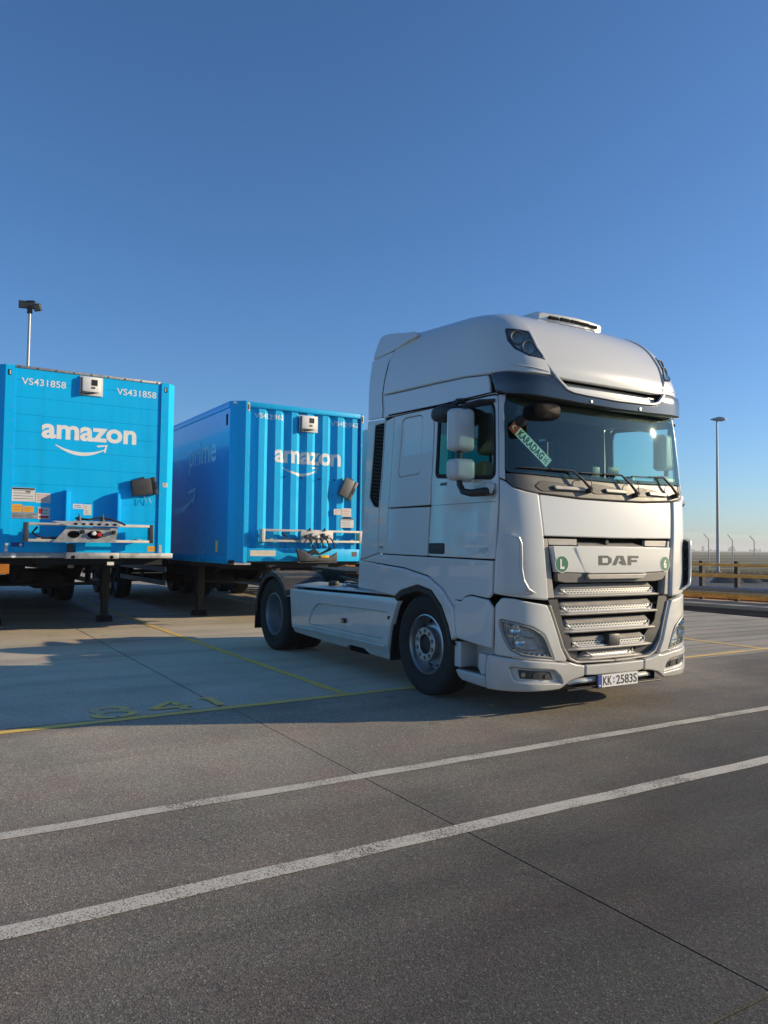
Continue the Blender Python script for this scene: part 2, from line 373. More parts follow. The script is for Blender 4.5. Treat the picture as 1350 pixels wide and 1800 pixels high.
def copy_tree(o, loc=None, parent=None):
    c = o.copy(); COL.objects.link(c)
    if parent is not None: c.parent = parent
    if loc is not None: c.location = loc
    for ch in list(o.children): copy_tree(ch, None, c)
    return c
S0=.86; S1=S0+.5
class Shell:
    # knots: (tau, z, F, B, v0, us, W, slope)
    def __init__(s,knots,rear=-1.2): s.k=knots; s.rear=rear
    def sec(s,t):
        k=s.k
        if t<=k[0][0]: return k[0][1:]
        if t>=k[-1][0]: return k[-1][1:]
        for i in range(len(k)-1):
            if t<=k[i+1][0]: break
        a,b=k[i],k[i+1]; h=b[0]-a[0]; x=(t-a[0])/h
        p=k[i-1] if i>0 else None; n=k[i+2] if i+2<len(k) else None
        out=[]
        for j in range(1,8):
            d=(b[j]-a[j])/h
            def tang(d0,d1,h0,h1):
                if d0*d1<=0: return 0.
                w1=2*h1+h0; w2=h1+2*h0; return (w1+w2)/(w1/d0+w2/d1)
            m0=tang((a[j]-p[j])/(a[0]-p[0]),d,a[0]-p[0],h) if p else d
            m1=tang(d,(n[j]-b[j])/(n[0]-b[0]),h,n[0]-b[0]) if n else d
            x2=x*x;x3=x2*x
            out.append((2*x3-3*x2+1)*a[j]+(x3-2*x2+x)*h*m0+(-2*x3+3*x2)*b[j]+(x3-x2)*h*m1)
        return out
    def P(s,q,t):
        z,F,B,v0,us,W,sl=s.sec(t); sg=1 if q>=0 else -1; q=abs(q)
        if q<=S0:
            v=q/S0*v0; u=F-B*(v/max(W,1e-6))**2
        elif q<=S1:
            x=(q-S0)/(S1-S0); u0=F-B*(v0/max(W,1e-6))**2; slope=-2*B*v0/max(W,1e-6)**2
            uc=u0+slope*(W-v0); a=(1-x)**2;b=2*x*(1-x);c=x*x
            u=a*u0+b*uc+c*us; v=a*v0+b*W+c*W
        else:
            u=us-(q-S1); v=W
        return (u,sg*v,z+sl*(.9-u))
    def N(s,q,t):
        e=1e-3
        a=s.P(q-e,t);b=s.P(q+e,t);c=s.P(q,t-e);d=s.P(q,t+e)
        A=[b[i]-a[i] for i in range(3)];D=[d[i]-c[i] for i in range(3)]
        n=[A[1]*D[2]-A[2]*D[1],A[2]*D[0]-A[0]*D[2],A[0]*D[1]-A[1]*D[0]]
        l=math.sqrt(sum(x*x for x in n)) or 1
        # outward: as q grows from front to right side, t up: A=(−u / +v), D=up -> cross = v*.. 
        return tuple(x/l for x in n)
CAB=Shell([(.15,.15,1.35,.07,.85,.95,1.21,0),(.3,.3,1.40,.07,.85,.95,1.24,0),(.6,.6,1.41,.07,.85,.97,1.245,0),(1.0,1.0,1.40,.07,.86,1.0,1.245,0),(1.6,1.6,1.39,.075,.88,1.05,1.245,0),(1.97,1.97,1.37,.085,.90,1.08,1.245,0),(2.2,2.2,1.345,.10,.90,1.08,1.24,0),(2.85,2.85,1.265,.115,.89,1.05,1.22,0),(3.05,3.05,1.23,.12,.88,1.03,1.21,0)])
VIS=Shell([(2.8,2.8,1.41,.10,.86,.90,1.235,0),(2.95,2.95,1.41,.10,.86,.90,1.235,0),(3.1,3.1,1.385,.10,.86,.88,1.225,0)])
ROOF=Shell([(0,2.84,1.30,.10,.86,.86,1.235,-.05),(.15,3.0,1.36,.10,.86,.86,1.23,-.03),(.25,3.1,1.365,.10,.85,.82,1.22,0),(.42,3.30,1.31,.11,.83,.76,1.195,.02),(.6,3.49,1.21,.12,.80,.68,1.15,.04),(.74,3.62,1.09,.12,.76,.57,1.095,.055),(.85,3.71,.94,.12,.69,.41,1.01,.065),(.93,3.76,.74,.12,.58,.22,.86,.07),(1.0,3.79,.45,.1,.37,.0,.57,.07),(1.1,3.805,.1,.02,.01,-.3,.02,.07)])
WING = Shell([(2.8,2.8,.3,.1,.8,0,1.232,0),(3.3,3.3,.3,.1,.8,0,1.20,0),(3.7,3.7,.3,.1,.8,0,1.135,0),(3.95,3.95,.3,.1,.8,0,1.07,0)])
FAIR = Shell([(.2,.2,.3,.1,.8,0,1.15,0),(.34,.34,.3,.1,.8,0,1.20,0),(.40,.40,.3,.1,.8,0,1.232,0),(.86,.86,.3,.1,.8,0,1.236,0),(.93,.93,.3,.1,.8,0,1.215,0),(1.0,1.0,.3,.1,.8,0,1.12,0)])
def su(u, us=0): return S1+us-u
# ------------------------------------------------------------------ curved plates laid on a shell
def area2(p): return sum(p[i-1][0]*p[i][1]-p[i][0]*p[i-1][1] for i in range(len(p)))
def roundpoly(p, r, n=4):
    if not r: return list(p)
    o = []; N = len(p)
    for i in range(N):
        A, B, C_ = Vector(p[i-1]), Vector(p[i]), Vector(p[(i+1) % N])
        d1 = A-B; d2 = C_-B; l = min(r, d1.length*.45, d2.length*.45)
        ang = d1.angle(d2) if d1.length > 1e-6 and d2.length > 1e-6 else math.pi
        if ang > 2.9: o.append(tuple(B)); continue
        s = B+d1.normalized()*l; e = B+d2.normalized()*l
        for k in range(n+1):
            x = k/n; o.append(tuple(s*(1-x)**2+B*(2*x*(1-x))+e*x*x))
    return o
def resample(p, h):
    o = []; N = len(p)
    for i in range(N):
        A = p[i]; B = p[(i+1) % N]; d = math.hypot(B[0]-A[0], B[1]-A[1]); n = max(1, int(math.ceil(d/h)))
        for k in range(n): o.append((A[0]+(B[0]-A[0])*k/n, A[1]+(B[1]-A[1])*k/n))
    q = []
    for x in o:
        if not q or math.hypot(x[0]-q[-1][0], x[1]-q[-1][1]) > 1e-4: q.append(x)
    return q
def respath(p, h):
    o = []
    for A, B in zip(p, p[1:]):
        n = max(1, int(math.ceil(math.hypot(B[0]-A[0], B[1]-A[1])/h)))
        o += [(A[0]+(B[0]-A[0])*k/n, A[1]+(B[1]-A[1])*k/n) for k in range(n)]
    return o+[p[-1]]
def inset(p, d):
    o = []; N = len(p)
    for i in range(N):
        A, B, C_ = p[i-1], p[i], p[(i+1) % N]
        def nrm(a, b):
            l = math.hypot(b[0]-a[0], b[1]-a[1]) or 1; return (-(b[1]-a[1])/l, (b[0]-a[0])/l)
        n1 = nrm(A, B); n2 = nrm(B, C_); mx = n1[0]+n2[0]; my = n1[1]+n2[1]; l2 = mx*mx+my*my
        if l2 < .3: mx, my, l2 = n1[0]*2, n1[1]*2, 4
        k = 2*d/l2
        o.append((B[0]+mx*k, B[1]+my*k))
    return o
def inpoly(P, poly):
    x = P[:, 0]; y = P[:, 1]; c = np.zeros(len(P), bool); N = len(poly)
    for i in range(N):
        (x0, y0), (x1, y1) = poly[i-1], poly[i]
        if y0 == y1: continue
        c ^= ((y0 > y) != (y1 > y)) & (x < (x1-x0)*(y-y0)/(y1-y0)+x0)
    return c
def segdist(P, poly):
    d = np.full(len(P), 1e9); N = len(poly)
    for i in range(N):
        a = np.array(poly[i-1]); b = np.array(poly[i]); ab = b-a; L2 = max(ab@ab, 1e-12)
        t = np.clip(((P-a)@ab)/L2, 0, 1); d = np.minimum(d, np.hypot(*(P-(a+t[:, None]*ab)).T))
    return d
def panel(name, sh, outline, m, parent, holes=(), off=0., gap=.0032, bev=.009, depth=.03, grid=.06, mirror=False, rad=.02, back=False):
    sg = -1 if mirror else 1
    fo = off if callable(off) else (lambda q, t: off)
    def prep(p, hole):
        p = [(sg*x, y) for x, y in p]
        if area2(p) < 0: p = p[::-1]
        p = resample(roundpoly(p, rad), grid*.75)
        return inset(p, -gap if hole else gap)
    outer = prep(outline, False); hs = [prep(h, True) for h in holes]
    inn = inset(outer, bev) if bev else outer; hin = [inset(h, -bev) if bev else h for h in hs]
    xs = [p[0] for p in inn]; ys = [p[1] for p in inn]
    gx = np.arange(min(xs)+grid*.5, max(xs), grid); gy = np.arange(min(ys)+grid*.5, max(ys), grid)
    G = np.array([(x+(grid*.5 if j % 2 else 0), y) for j, y in enumerate(gy) for x in gx]) if len(gx) and len(gy) else np.zeros((0, 2))
    if len(G):
        k = inpoly(G, inn) & (segdist(G, inn) > grid*.4)
        for h in hin: k &= ~inpoly(G, h) & (segdist(G, h) > grid*.4)
        G = G[k]
    pts = list(inn); edges = [(i, (i+1) % len(inn)) for i in range(len(inn))]
    for h in hin:
        n = len(pts); pts += h; edges += [(n+i, n+(i+1) % len(h)) for i in range(len(h))]
    pts += [tuple(g) for g in G]
    r = delaunay_2d_cdt([Vector(p) for p in pts], edges, [], 0, 1e-6)
    vv = [(p.x, p.y) for p in r[0]]; tri = r[2]
    cen = np.array([[sum(vv[i][0] for i in f)/len(f), sum(vv[i][1] for i in f)/len(f)] for f in tri])
    k = inpoly(cen, inn)
    for h in hin: k &= ~inpoly(cen, h)
    verts = []; nor = []; faces = []
    def put(q, t, o):
        P = sh.P(q, t); n = sh.N(q, t); verts.append(U(P[0]+n[0]*o, P[1]+n[1]*o, P[2]+n[2]*o)); nor.append(Vector(U(*n))); return len(verts)-1
    for q, t in vv: put(q, t, fo(q, t))
    nt_ = len(verts)
    for f, kk in zip(tri, k):
        if not kk: continue
        a, b, c = (Vector(verts[i]) for i in f[:3])
        if (b-a).cross(c-a).dot(nor[f[0]]) < 0: f = f[::-1]
        faces.append(tuple(f))
    used = set(i for f in faces for i in f)
    # rims: find the vertex of each ring point by position
    key = {(round(x, 5), round(y, 5)): i for i, (x, y) in enumerate(vv)}
    def rim(ring_in, ring_out, flip):
        ids = [key.get((round(x, 5), round(y, 5))) for x, y in ring_in]
        if any(i is None for i in ids):
            A = np.array(vv); ids = [int(np.argmin(np.hypot(A[:, 0]-x, A[:, 1]-y))) if i is None else i for i, (x, y) in zip(ids, ring_in)]
        N = len(ids)
        rings = [ids]
        if bev: rings.append([put(x, y, fo(x, y)-bev*.7) for x, y in ring_out])
        if depth: rings.append([put(x, y, fo(x, y)-depth) for x, y in ring_out])
        for li, (A, B) in enumerate(zip(rings, rings[1:])):
            for i in range(N):
                j = (i+1) % N; f = (A[i], B[i], B[j], A[j])
                if len(set(f)) < 4: f = tuple(dict.fromkeys(f))
                if len(f) < 3: continue
                p = [Vector(verts[k]) for k in f]; nn = (p[1]-p[0]).cross(p[2]-p[0])
                P0 = sh.P(*ring_in[i]); P1 = sh.P(*ring_out[i]); o_ = Vector(U(*P1))-Vector(U(*P0))
                d_ = o_.normalized()+nor[A[i]]*(.5 if li == 0 and bev else 0)
                faces.append(f if nn.dot(d_) > 0 else f[::-1])
    if bev or depth:
        o1 = Vector((0, 0, 0))
        rim(inn, outer, True)
        for h1, h2 in zip(hin, hs): rim(h1, h2, False)
    # consistent winding of the rims: away from the plate
    normals = [nor[i] if (i < nt_ and i in used) else Vector((0, 0, 0)) for i in range(len(verts))]
    loc = parent_loc(parent)
    me = bpy.data.meshes.new(name); me.from_pydata([(v[0]-loc.x, v[1]-loc.y, v[2]-loc.z) for v in verts], [], faces)
    me.polygons.foreach_set('use_smooth', [True]*len(me.polygons))
    me.normals_split_custom_set_from_vertices(normals)
    me.materials.append(M[m]); o = bpy.data.objects.new(name, me); COL.objects.link(o); o.parent = parent
    return o
def on(sh, q, t, o=0.):
    P = sh.P(q, t); n = sh.N(q, t); return U(P[0]+n[0]*o, P[1]+n[1]*o, P[2]+n[2]*o)
# ------------------------------------------------------------------ lettering
def text_geo(s, size=1., bold=0., sx=1., space=1., align='LEFT'):
    cu_ = bpy.data.curves.new('txt', 'FONT'); cu_.body = s; cu_.size = size; cu_.offset = bold; cu_.space_character = space
    cu_.align_x = align; cu_.resolution_u = 4; cu_.fill_mode = 'BOTH'
    o = bpy.data.objects.new('txt', cu_); COL.objects.link(o)
    dg = bpy.context.evaluated_depsgraph_get(); ev = o.evaluated_get(dg); me = ev.to_mesh()
    bm = bmesh.new(); bm.from_mesh(me); bmesh.ops.remove_doubles(bm, verts=bm.verts, dist=size*1e-4)
    vs = [(v.co.x*sx, v.co.y) for v in bm.verts]; fs = [tuple(v.index for v in f.verts) for f in bm.faces]
    bm.free(); ev.to_mesh_clear(); bpy.data.objects.remove(o, do_unlink=True); bpy.data.curves.remove(cu_)
    return vs, fs
def fit(g, x0, x1, y0, y1):
    """scale flat letter geometry into a box"""
    vs, fs = g; ax = min(v[0] for v in vs); bx = max(v[0] for v in vs); ay = min(v[1] for v in vs); by = max(v[1] for v in vs)
    return [(x0+(v[0]-ax)/(bx-ax)*(x1-x0), y0+(v[1]-ay)/(by-ay)*(y1-y0)) for v in vs], fs
def letters(name, g, fmap, m, parent, toward):
    """flat letter geometry mapped into space; faces turned towards the direction 'toward'"""
    vs, fs = g; V = [fmap(*p) for p in vs]; F = []
    T = Vector(toward)
    for f in fs:
        n = Vector((0, 0, 0))
        for i in range(len(f)): n += Vector(V[f[i-1]]).cross(Vector(V[f[i]]))
        F.append(f if n.dot(T) > 0 else f[::-1])
    return mesh_obj(name, V, F, m, parent)
def smile_geo():
    """curved arrow under the word, unit box 0..1 wide"""
    vs = []; fs = []; N = 24
    for i in range(N+1):
        x = i/N; ymid = -.115*(1-(2*x-1.08)**2/1.1); w = .018+.05*math.sin(math.pi*min(1, x*1.02))
        vs += [(x*.93, ymid+.13), (x*.93, ymid-w+.13)]
    for i in range(N): fs.append((2*i, 2*i+1, 2*i+3, 2*i+2))
    n = len(vs); vs += [(.76, .165), (.98, .195), (.985, .175), (.80, .135)]; fs.append((n, n+1, n+2, n+3))
    n = len(vs); vs += [(.98, .195), (.94, .03), (.905, .05), (.94, .165)]; fs.append((n, n+1, n+2, n+3))
    return vs, fs
# ================================================================== GROUND
def sheet(name, x0, x1, y0, y1, z, m, kind='structure', parent=None):
    o = mesh_obj(name, [(x0, y0, z), (x1, y0, z), (x1, y1, z), (x0, y1, z)], [(0, 1, 2, 3)], m, parent)
    if kind: o['kind'] = kind
    return o
def slabs(root, us, vs_, m, zt=0., gap=.007):
    """cast slabs with open joints between them; us/vs_ are joint positions in truck coordinates"""
    for i in range(len(us)-1):
        for j in range(len(vs_)-1):
            b = MB(); b.ubox(us[i]+gap, us[i+1]-gap, vs_[j]+gap, vs_[j+1]-gap, zt-.10, zt)
            b.build('slab', m, root)
# lane in front of the bays and apron under them
YL = lambda v: -.39+.030*(v-1.)                      # front edge of the bays (painted line)
base = sheet('ground_base', -90, 14, -60, 70, -.085, 'gap')
lane = sheet('lane_bed', -90, 14, -60, .40, -.016, 'gap')
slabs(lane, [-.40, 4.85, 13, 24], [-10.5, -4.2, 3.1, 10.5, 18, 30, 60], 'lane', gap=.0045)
apron = sheet('apron_bed', -90, 14, .40, 70, -.016, 'gap')
slabs(apron, [-62, -45, -31, -19.5, -8.35, -.40], [-10.6, -4.2, 3.17, 10.5, 18, 30, 60], 'bay', gap=.011)
def marking(name, pts, m, w, label, cat='road marking', z=.004, group=None):
    """painted line along truck-frame points (u,v)"""
    V = []; F = []
    for i, (u, v) in enumerate(pts):
        a = pts[max(0, i-1)]; b = pts[min(len(pts)-1, i+1)]; d = Vector((b[0]-a[0], b[1]-a[1])).normalized(); n = Vector((-d.y, d.x))*w/2
        V += [U(u+n.x, v+n.y, z), U(u-n.x, v-n.y, z)]
    for i in range(len(pts)-1): F.append((2*i, 2*i+1, 2*i+3, 2*i+2))
    o = mesh_obj(name, V, F, m); o['kind'] = 'structure'; o['label'] = label
    return o
def wob(u0, u1, v0, v1, n=40, amp=.006):
    return [(u0+(u1-u0)*i/n+random.uniform(-amp, amp), v0+(v1-v0)*i/n) for i in range(n+1)]
marking('lane_line', wob(2.075, 2.045, 9, -10.2, 60), 'whiteline', .105, 'worn white line nearer to the truck across the lane')
marking('lane_line', wob(3.135, 3.115, 9, -10.2, 60), 'whiteline', .115, 'worn white line nearer to the camera across the lane')
marking('bay_front_line', [(YL(v), v) for v in np.linspace(9, -10.4, 30)], 'yellowline', .10, 'faded yellow line along the front of the parking bays')
for v0, lab in ((1.88, 'yellow line between the numbered bay and the truck bay'), (-1.83, 'yellow bay line under the truck'), (-5.45, 'yellow bay line right of the truck'), (5.62, 'yellow bay line left of the numbered bay')):
    marking('bay_line', [(YL(v0)-.06, v0), (-6, v0+.03), (-15, v0+.03)], 'yellowline', .10, lab)
def strokes(paths, w):
    vs = []; fs = []
    for P in paths:
        n0 = len(vs)
        for i, (x, y) in enumerate(P):
            A_ = P[max(0, i-1)]; B_ = P[min(len(P)-1, i+1)]; d = Vector((B_[0]-A_[0], B_[1]-A_[1])).normalized(); nx, ny = -d.y*w/2, d.x*w/2
            vs += [(x+nx, y+ny), (x-nx, y-ny)]
        for i in range(len(P)-1): k = n0+2*i; fs.append((k, k+1, k+3, k+2))
    return vs, fs
def arc_(cx, cy, rx, ry, a0, a1, n=14): return [(cx+rx*math.cos(math.radians(a0+(a1-a0)*i/n)), cy+ry*math.sin(math.radians(a0+(a1-a0)*i/n))) for i in range(n+1)]
dig = [arc_(.17, .36, .12, .105, -85, 86), arc_(.17, .36, .12, .105, 94, 265), arc_(.17, .135, .14, .125, 94, 264), arc_(.17, .135, .14, .125, -84, 86),
       [(.70, .02), (.70, .20)], [(.70, .24), (.70, .46)], [(.68, .46), (.46, .16)], [(.48, .15), (.78, .15)],
       [(.93, .40), (1.0, .45)], [(1.0, .46), (1.0, .02)]]
vs8 = []; fs8 = []
for i, P in enumerate(dig):
    a8, b8 = strokes([P], .075); n8 = len(vs8); vs8 += [(x, y, .0042+.0007*i) for x, y in a8]; fs8 += [tuple(k+n8 for k in f) for f in b8]
V8 = [U(YL(4.27-1.12*x)-.10-y*.92, 4.27-1.12*x, z) for x, y, z in vs8]
F8 = []
for f in fs8:
    n8 = (Vector(V8[f[1]])-Vector(V8[f[0]])).cross(Vector(V8[f[2]])-Vector(V8[f[0]])); F8.append(f if n8.z > 0 else f[::-1])
o = mesh_obj('bay_number', V8, F8, 'yellownum')
o['kind'] = 'structure'; o['label'] = 'faded yellow number 841 painted at the bay front'

# ================================================================== TRUCK
truck = thing('semi_truck', 'white semi truck tractor with high sleeper cab parked without a trailer', 'truck')
def both(name, sh, outline, m, par, **k):
    return [panel(name, sh, outline, m, par, **k), panel(name, sh, outline, m, par, mirror=True, **k)]
# --- side plates
window = [(2.150,2.85),(1.344,2.80),(1.272,2.743),(1.288,2.127),(1.361,2.093),(2.198,2.165),(2.222,2.21),(2.185,2.72)]
door_o = [(1.207,2.852),(1.243,2.0),(1.266,1.378),(2.284,1.39),(2.287,2.11),(2.235,2.872)]
for mi in (False, True):
    d = panel('door', CAB, door_o, 'white', truck, holes=[window], mirror=mi, grid=.05, rad=.03)
    panel('window_seal', CAB, window, 'rubber', d, holes=[inset(resample(window, .2), -.032) if area2(window) < 0 else inset(window, .032)], mirror=mi, off=.004, gap=-.002, depth=.02, rad=.05, bev=.004)
    panel('side_window', CAB, window, 'glassclear' if mi else 'glassdark', d, mirror=mi, off=-.008, gap=.006, bev=0, depth=0, rad=.05)
    panel('door_handle', CAB, [(2.276,1.525),(2.008,1.525),(2.0,1.412),(2.27,1.412)], 'black', d, mirror=mi, off=.010, depth=.02, rad=.03, bev=.008)
    panel('handle_grip', CAB, [(2.245,1.485),(2.035,1.485),(2.035,1.462),(2.245,1.462)], 'dgrey', d, mirror=mi, off=.018, depth=.015, rad=.01, bev=.004)
    panel('door_lining', CAB, [(1.22,2.85),(1.27,1.40),(2.28,1.40),(2.27,2.10),(2.23,2.85)], 'trim', d, holes=[window], mirror=mi, off=-.045, gap=-.002, bev=0, depth=0, rad=.03)
    s = -1 if mi else 1
    b = MB(); b.tube([on(CAB, s*(2.28-.02*i), 1.892+.0*i, .0005) for i in range(51)], .0022, 4); b.build('waist_seam', 'gap', d)
    # sleeper side, with its pressed window outline
    sw = [(2.839,2.812),(2.784,2.841),(2.505,2.835),(2.453,2.807),(2.488,2.299),(2.526,2.227),(2.882,2.217),(2.917,2.256)]
    sl = panel('sleeper_panel', CAB, [(2.999,2.89),(2.242,2.876),(2.30,2.1),(2.305,1.898),(3.093,1.898)], 'white', truck, holes=[sw], mirror=mi, rad=.02)
    panel('sleeper_blank', CAB, sw, 'white', sl, mirror=mi, off=-.006, gap=.003, rad=.04, bev=.010)
    panel('sleeper_lining', CAB, [(2.25,2.86),(2.30,1.42),(3.15,1.42),(3.05,2.86)], 'trim', sl, mirror=mi, off=-.045, gap=0, bev=0, depth=0, rad=0)
    panel('pillar_lining', CAB, [(1.10,2.84),(1.16,2.10),(1.25,2.10),(1.22,2.84)], 'trim', truck, mirror=mi, off=-.040, gap=0, bev=0, depth=0, rad=0)
    panel('locker_lid', CAB, [(3.093,1.892),(2.305,1.884),(2.300,1.39),(3.073,1.40)], 'white', truck, mirror=mi, rad=.015)
    panel('rear_pillar', CAB, [(3.18,2.86),(2.999,2.893),(3.093,1.898),(3.073,1.40),(3.252,1.41),(3.277,1.904)], 'white', truck, mirror=mi, rad=.01)
    gr = [(3.41,2.845),(3.195,2.842),(3.285,1.914),(3.397,1.925),(3.503,2.03)]
    df = panel('side_deflector', CAB, [(3.575,2.911),(3.183,2.889),(3.183,2.85),(3.281,1.904),(3.256,1.409),(3.649,1.325)], 'white', truck, holes=[gr], mirror=mi, rad=.012)
    panel('intake_grille', CAB, gr, 'gap', df, mirror=mi, off=-.012, gap=-.004, depth=.0, bev=0, rad=.05)
    for i in range(22):
        t = 1.97+i*.04; q0 = 3.50-.10*(t-2.03)/.8 if t > 2.03 else 3.45; q1 = 3.278-.0975*(t-1.914)
        b = MB(); b.tube([on(CAB, s*(q1+.012), t, -.012), on(CAB, s*(q0-.012), t+.03, -.012)], .005, 4); b.build('intake_slat', 'black', df)
    # lower side
    fen = [(3.227,1.29),(2.7,1.257),(2.252,1.188),(1.991,1.073),(1.797,.909),(1.729,.637),(1.80,.60),(1.859,.737),(1.986,.917),(2.17,1.055),(2.425,1.098),(2.736,1.023),(2.83,.958),(3.231,.985)]
    fe = panel('front_fender', CAB, fen, 'white', truck, mirror=mi, off=.022, bev=.016, depth=.05, rad=.015, grid=.05)
    panel('fender_tail', CAB, [(3.649,1.322),(3.231,1.288),(3.235,.989),(3.653,1.005)], 'white', truck, mirror=mi, off=.006, bev=.012, rad=.02)
    panel('sill_panel', CAB, [(3.645,1.318),(3.25,1.398),(2.3,1.384),(1.285,1.370),(1.284,1.074),(1.32,1.03),(1.56,1.05),(1.64,1.03),(1.70,.985),(1.79,.99),(1.80,.915),(1.995,1.080),(2.256,1.195),(2.70,1.263),(3.227,1.296)], 'white', truck, mirror=mi, rad=.012)
    panel('step_fairing', CAB, [(1.79,.988),(1.70,.980),(1.64,1.022),(1.56,1.043),(1.32,1.022),(1.262,.95),(1.265,.592),(1.735,.632),(1.80,.90)], 'white', truck, mirror=mi, off=.01, rad=.02, bev=.012)
    # black lip of the wheel arch and the tunnel behind
    lip = []; 
    arch = [(1.78,.56),(1.815,.60),(1.866,.737),(1.992,.910),(2.173,1.047),(2.425,1.090),(2.733,1.016),(2.835,.945)]
    b = MB(); rings = []
    for q, t in respath(arch, .05):
        c0 = CAB.P(s*q, t); cx, cz = c0[0], c0[2]; dx, dz = cx-0, cz-.5; l = math.hypot(dx, dz)
        ux, uz = dx/l, dz/l
        rings.append([U(cx, s*1.262, cz), U(cx-ux*.05, s*1.255, cz-uz*.05), U(cx-ux*.05, s*.85, cz-uz*.05), U(cx+ux*.01, s*.85, cz+uz*.01), U(cx+ux*.01, s*1.20, cz+uz*.01)])
    b.loft(rings); b.build('wheel_arch_liner', 'black', truck, smooth=True)
    # front corner with its air blade
    cor = [(1.238,2.1),(1.150,2.070),(1.082,2.020),(.962,1.985),(.856,1.966),(.845,1.603),(.818,1.04),(.833,1.022),(1.085,1.053),(1.280,1.074),(1.281,1.356),(1.250,1.66)]
    co = panel('corner_panel', CAB, cor, 'white', truck, mirror=mi, grid=.04, rad=.015, bev=.016, depth=.06, off=lambda q, t: .008*max(0, min(1, (1.05-abs(q))/.15)))
    blade = [(1.235,1.60),(1.118,1.597),(1.06,1.572),(1.052,1.50),(1.050,1.30),(1.034,1.20),(.998,1.130),(.93,1.082),(1.10,1.075),(1.235,1.10)]
    def boff(q, t):
        x = min(1, max(0, (1.235-abs(q))/.16)); x = x*x*(3-2*x)
        y = min(1, max(0, (t-1.075)/.06), max(0, (1.60-t)/.03)); return .006+.066*x*y
    panel('air_blade', CAB, blade, 'white', co, mirror=mi, off=boff, gap=0, bev=.010, depth=.016, grid=.03, rad=.03)
    pth = [(1.118,1.588),(1.06,1.570),(1.046,1.52),(1.044,1.42),(1.044,1.30),(1.030,1.20),(1.0,1.130),(.93,1.088)]
    pth = respath(pth, .03)
    b = MB(); b.tube([on(CAB, s*q, t, boff(q, t)-.006) for q, t in pth], [.014]*(len(pth)-3)+[.011, .008, .004], 8); b.build('blade_rim', 'white', co, smooth=True)
    for i in range(4):
        t = 1.18+i*.1
        b = MB(); b.hexa([on(CAB, s*1.02, t, .001), on(CAB, s*1.16, t, .001), on(CAB, s*1.16, t+.02, .001), on(CAB, s*1.02, t+.02, .001), on(CAB, s*1.06, t, .05), on(CAB, s*1.16, t, .03), on(CAB, s*1.16, t+.02, .03), on(CAB, s*1.06, t+.02, .05)]); b.build('blade_rib', 'black', co)
    panel('screen_pillar', CAB, [(1.238,2.105),(1.207,2.86),(1.085,2.86),(1.125,2.755),(1.155,2.15),(1.150,2.078)], 'white', truck, mirror=mi, grid=.04, rad=.012)
    # headlamp housing plate, lamp and bumper corner
    lamp_o = [(1.212,.856),(1.076,.833),(.952,.79),(.881,.731),(.838,.644),(.775,.507),(1.027,.548),(1.116,.589),(1.171,.679),(1.211,.795)]
    hp = panel('lamp_panel', CAB, [(1.260,.975),(1.201,1.046),(1.085,1.040),(.829,.985),(.794,.916),(.741,.769),(.683,.602),(.615,.488),(.642,.472),(1.06,.524),(1.256,.541)], 'white', truck, holes=[lamp_o], mirror=mi, grid=.035, rad=.02, bev=.014, depth=.07)
    hl = panel('headlamp', CAB, lamp_o, 'lampinner', truck, mirror=mi, off=-.055, gap=.0, bev=0, depth=-.05, grid=.03, rad=.03)
    b = MB()
    bez = resample(roundpoly(lamp_o, .03), .03); bez = inset(bez if area2(bez) > 0 else bez[::-1], .007)
    b.tube([on(CAB, s*q, t, -.006) for q, t in bez+bez[:1]], .0075, 6); b.build('lamp_bezel', 'silver', hl, smooth=True)
    panel('lamp_lens', CAB, lamp_o, 'lens', hl, mirror=mi, off=-.004, gap=.004, bev=0, depth=0, grid=.03, rad=.03)
    for (q, t, r, dp) in ((1.10,.765,.05,-.02), (1.06,.665,.048,-.015)):
        P = Vector(on(CAB, s*q, t, -.045)); n = Vector((s*-.25, -1, 0)).normalized()
        b = MB(); b.lathe([(.002, .0), (r*.5, .004), (r*.8, .016), (r, .034), (r+.005, .034), (r+.005, .0)], P, n, 20); b.build('reflector', 'chrome', hl, smooth=True)
        b = MB(); b.lathe([(.0005, .030), (r*.25, .028), (r*.45, .018), (r*.5, .0)], P, n, 14); b.build('projector', 'lens', hl, smooth=True)
    for (q0, t0, q1, t1, r) in ((1.15,.715,.93,.695,.009), (1.11,.60,.86,.585,.007), (1.16,.81,1.0,.775,.006), (.93,.695,.87,.60,.006), (1.03,.58,1.03,.55,.02)):
        b = MB(); b.tube([on(CAB, s*(q0+(q1-q0)*k/6), t0+(t1-t0)*k/6, -.035) for k in range(7)], r, 6); b.build('lamp_strip', 'chrome', hl, smooth=True)
    for k in range(5):
        q = .98-.04*k; b = MB(); b.cyl(on(CAB, s*q, .553-.004*k, -.05), on(CAB, s*q, .553-.004*k, -.02), .014, .014, 10); b.build('running_light', 'alu', hl)
    fog = [(1.124,.452),(.779,.410),(.709,.352),(.680,.292),(1.05,.325),(1.091,.346)]
    bu = panel('bumper_corner', CAB, [(1.312,.539),(1.06,.519),(.642,.467),(.602,.477),(.50,.447),(.40,.432),(.40,.33),(.515,.316),(.593,.299),(.692,.238),(.796,.233),(1.119,.236),(1.312,.233)], 'white', truck, holes=[fog], mirror=mi, grid=.035, rad=.02, bev=.014, depth=.07,
        off=lambda q, t: .018*min(1, max(0, (.53-t)/.05))*min(1, max(0, (abs(q)-.45)/.2)) if t < .53 else 0)
    fl = panel('fog_lamp', CAB, fog, 'white2', truck, mirror=mi, off=-.022, gap=.0, bev=0, depth=-.03, grid=.04, rad=.03)
    panel('fog_lens', CAB, [(1.06,.425),(.80,.395),(.765,.322),(1.045,.348)], 'dgrey', fl, mirror=mi, off=-.012, gap=0, bev=.006, depth=.012, grid=.03, rad=.012)
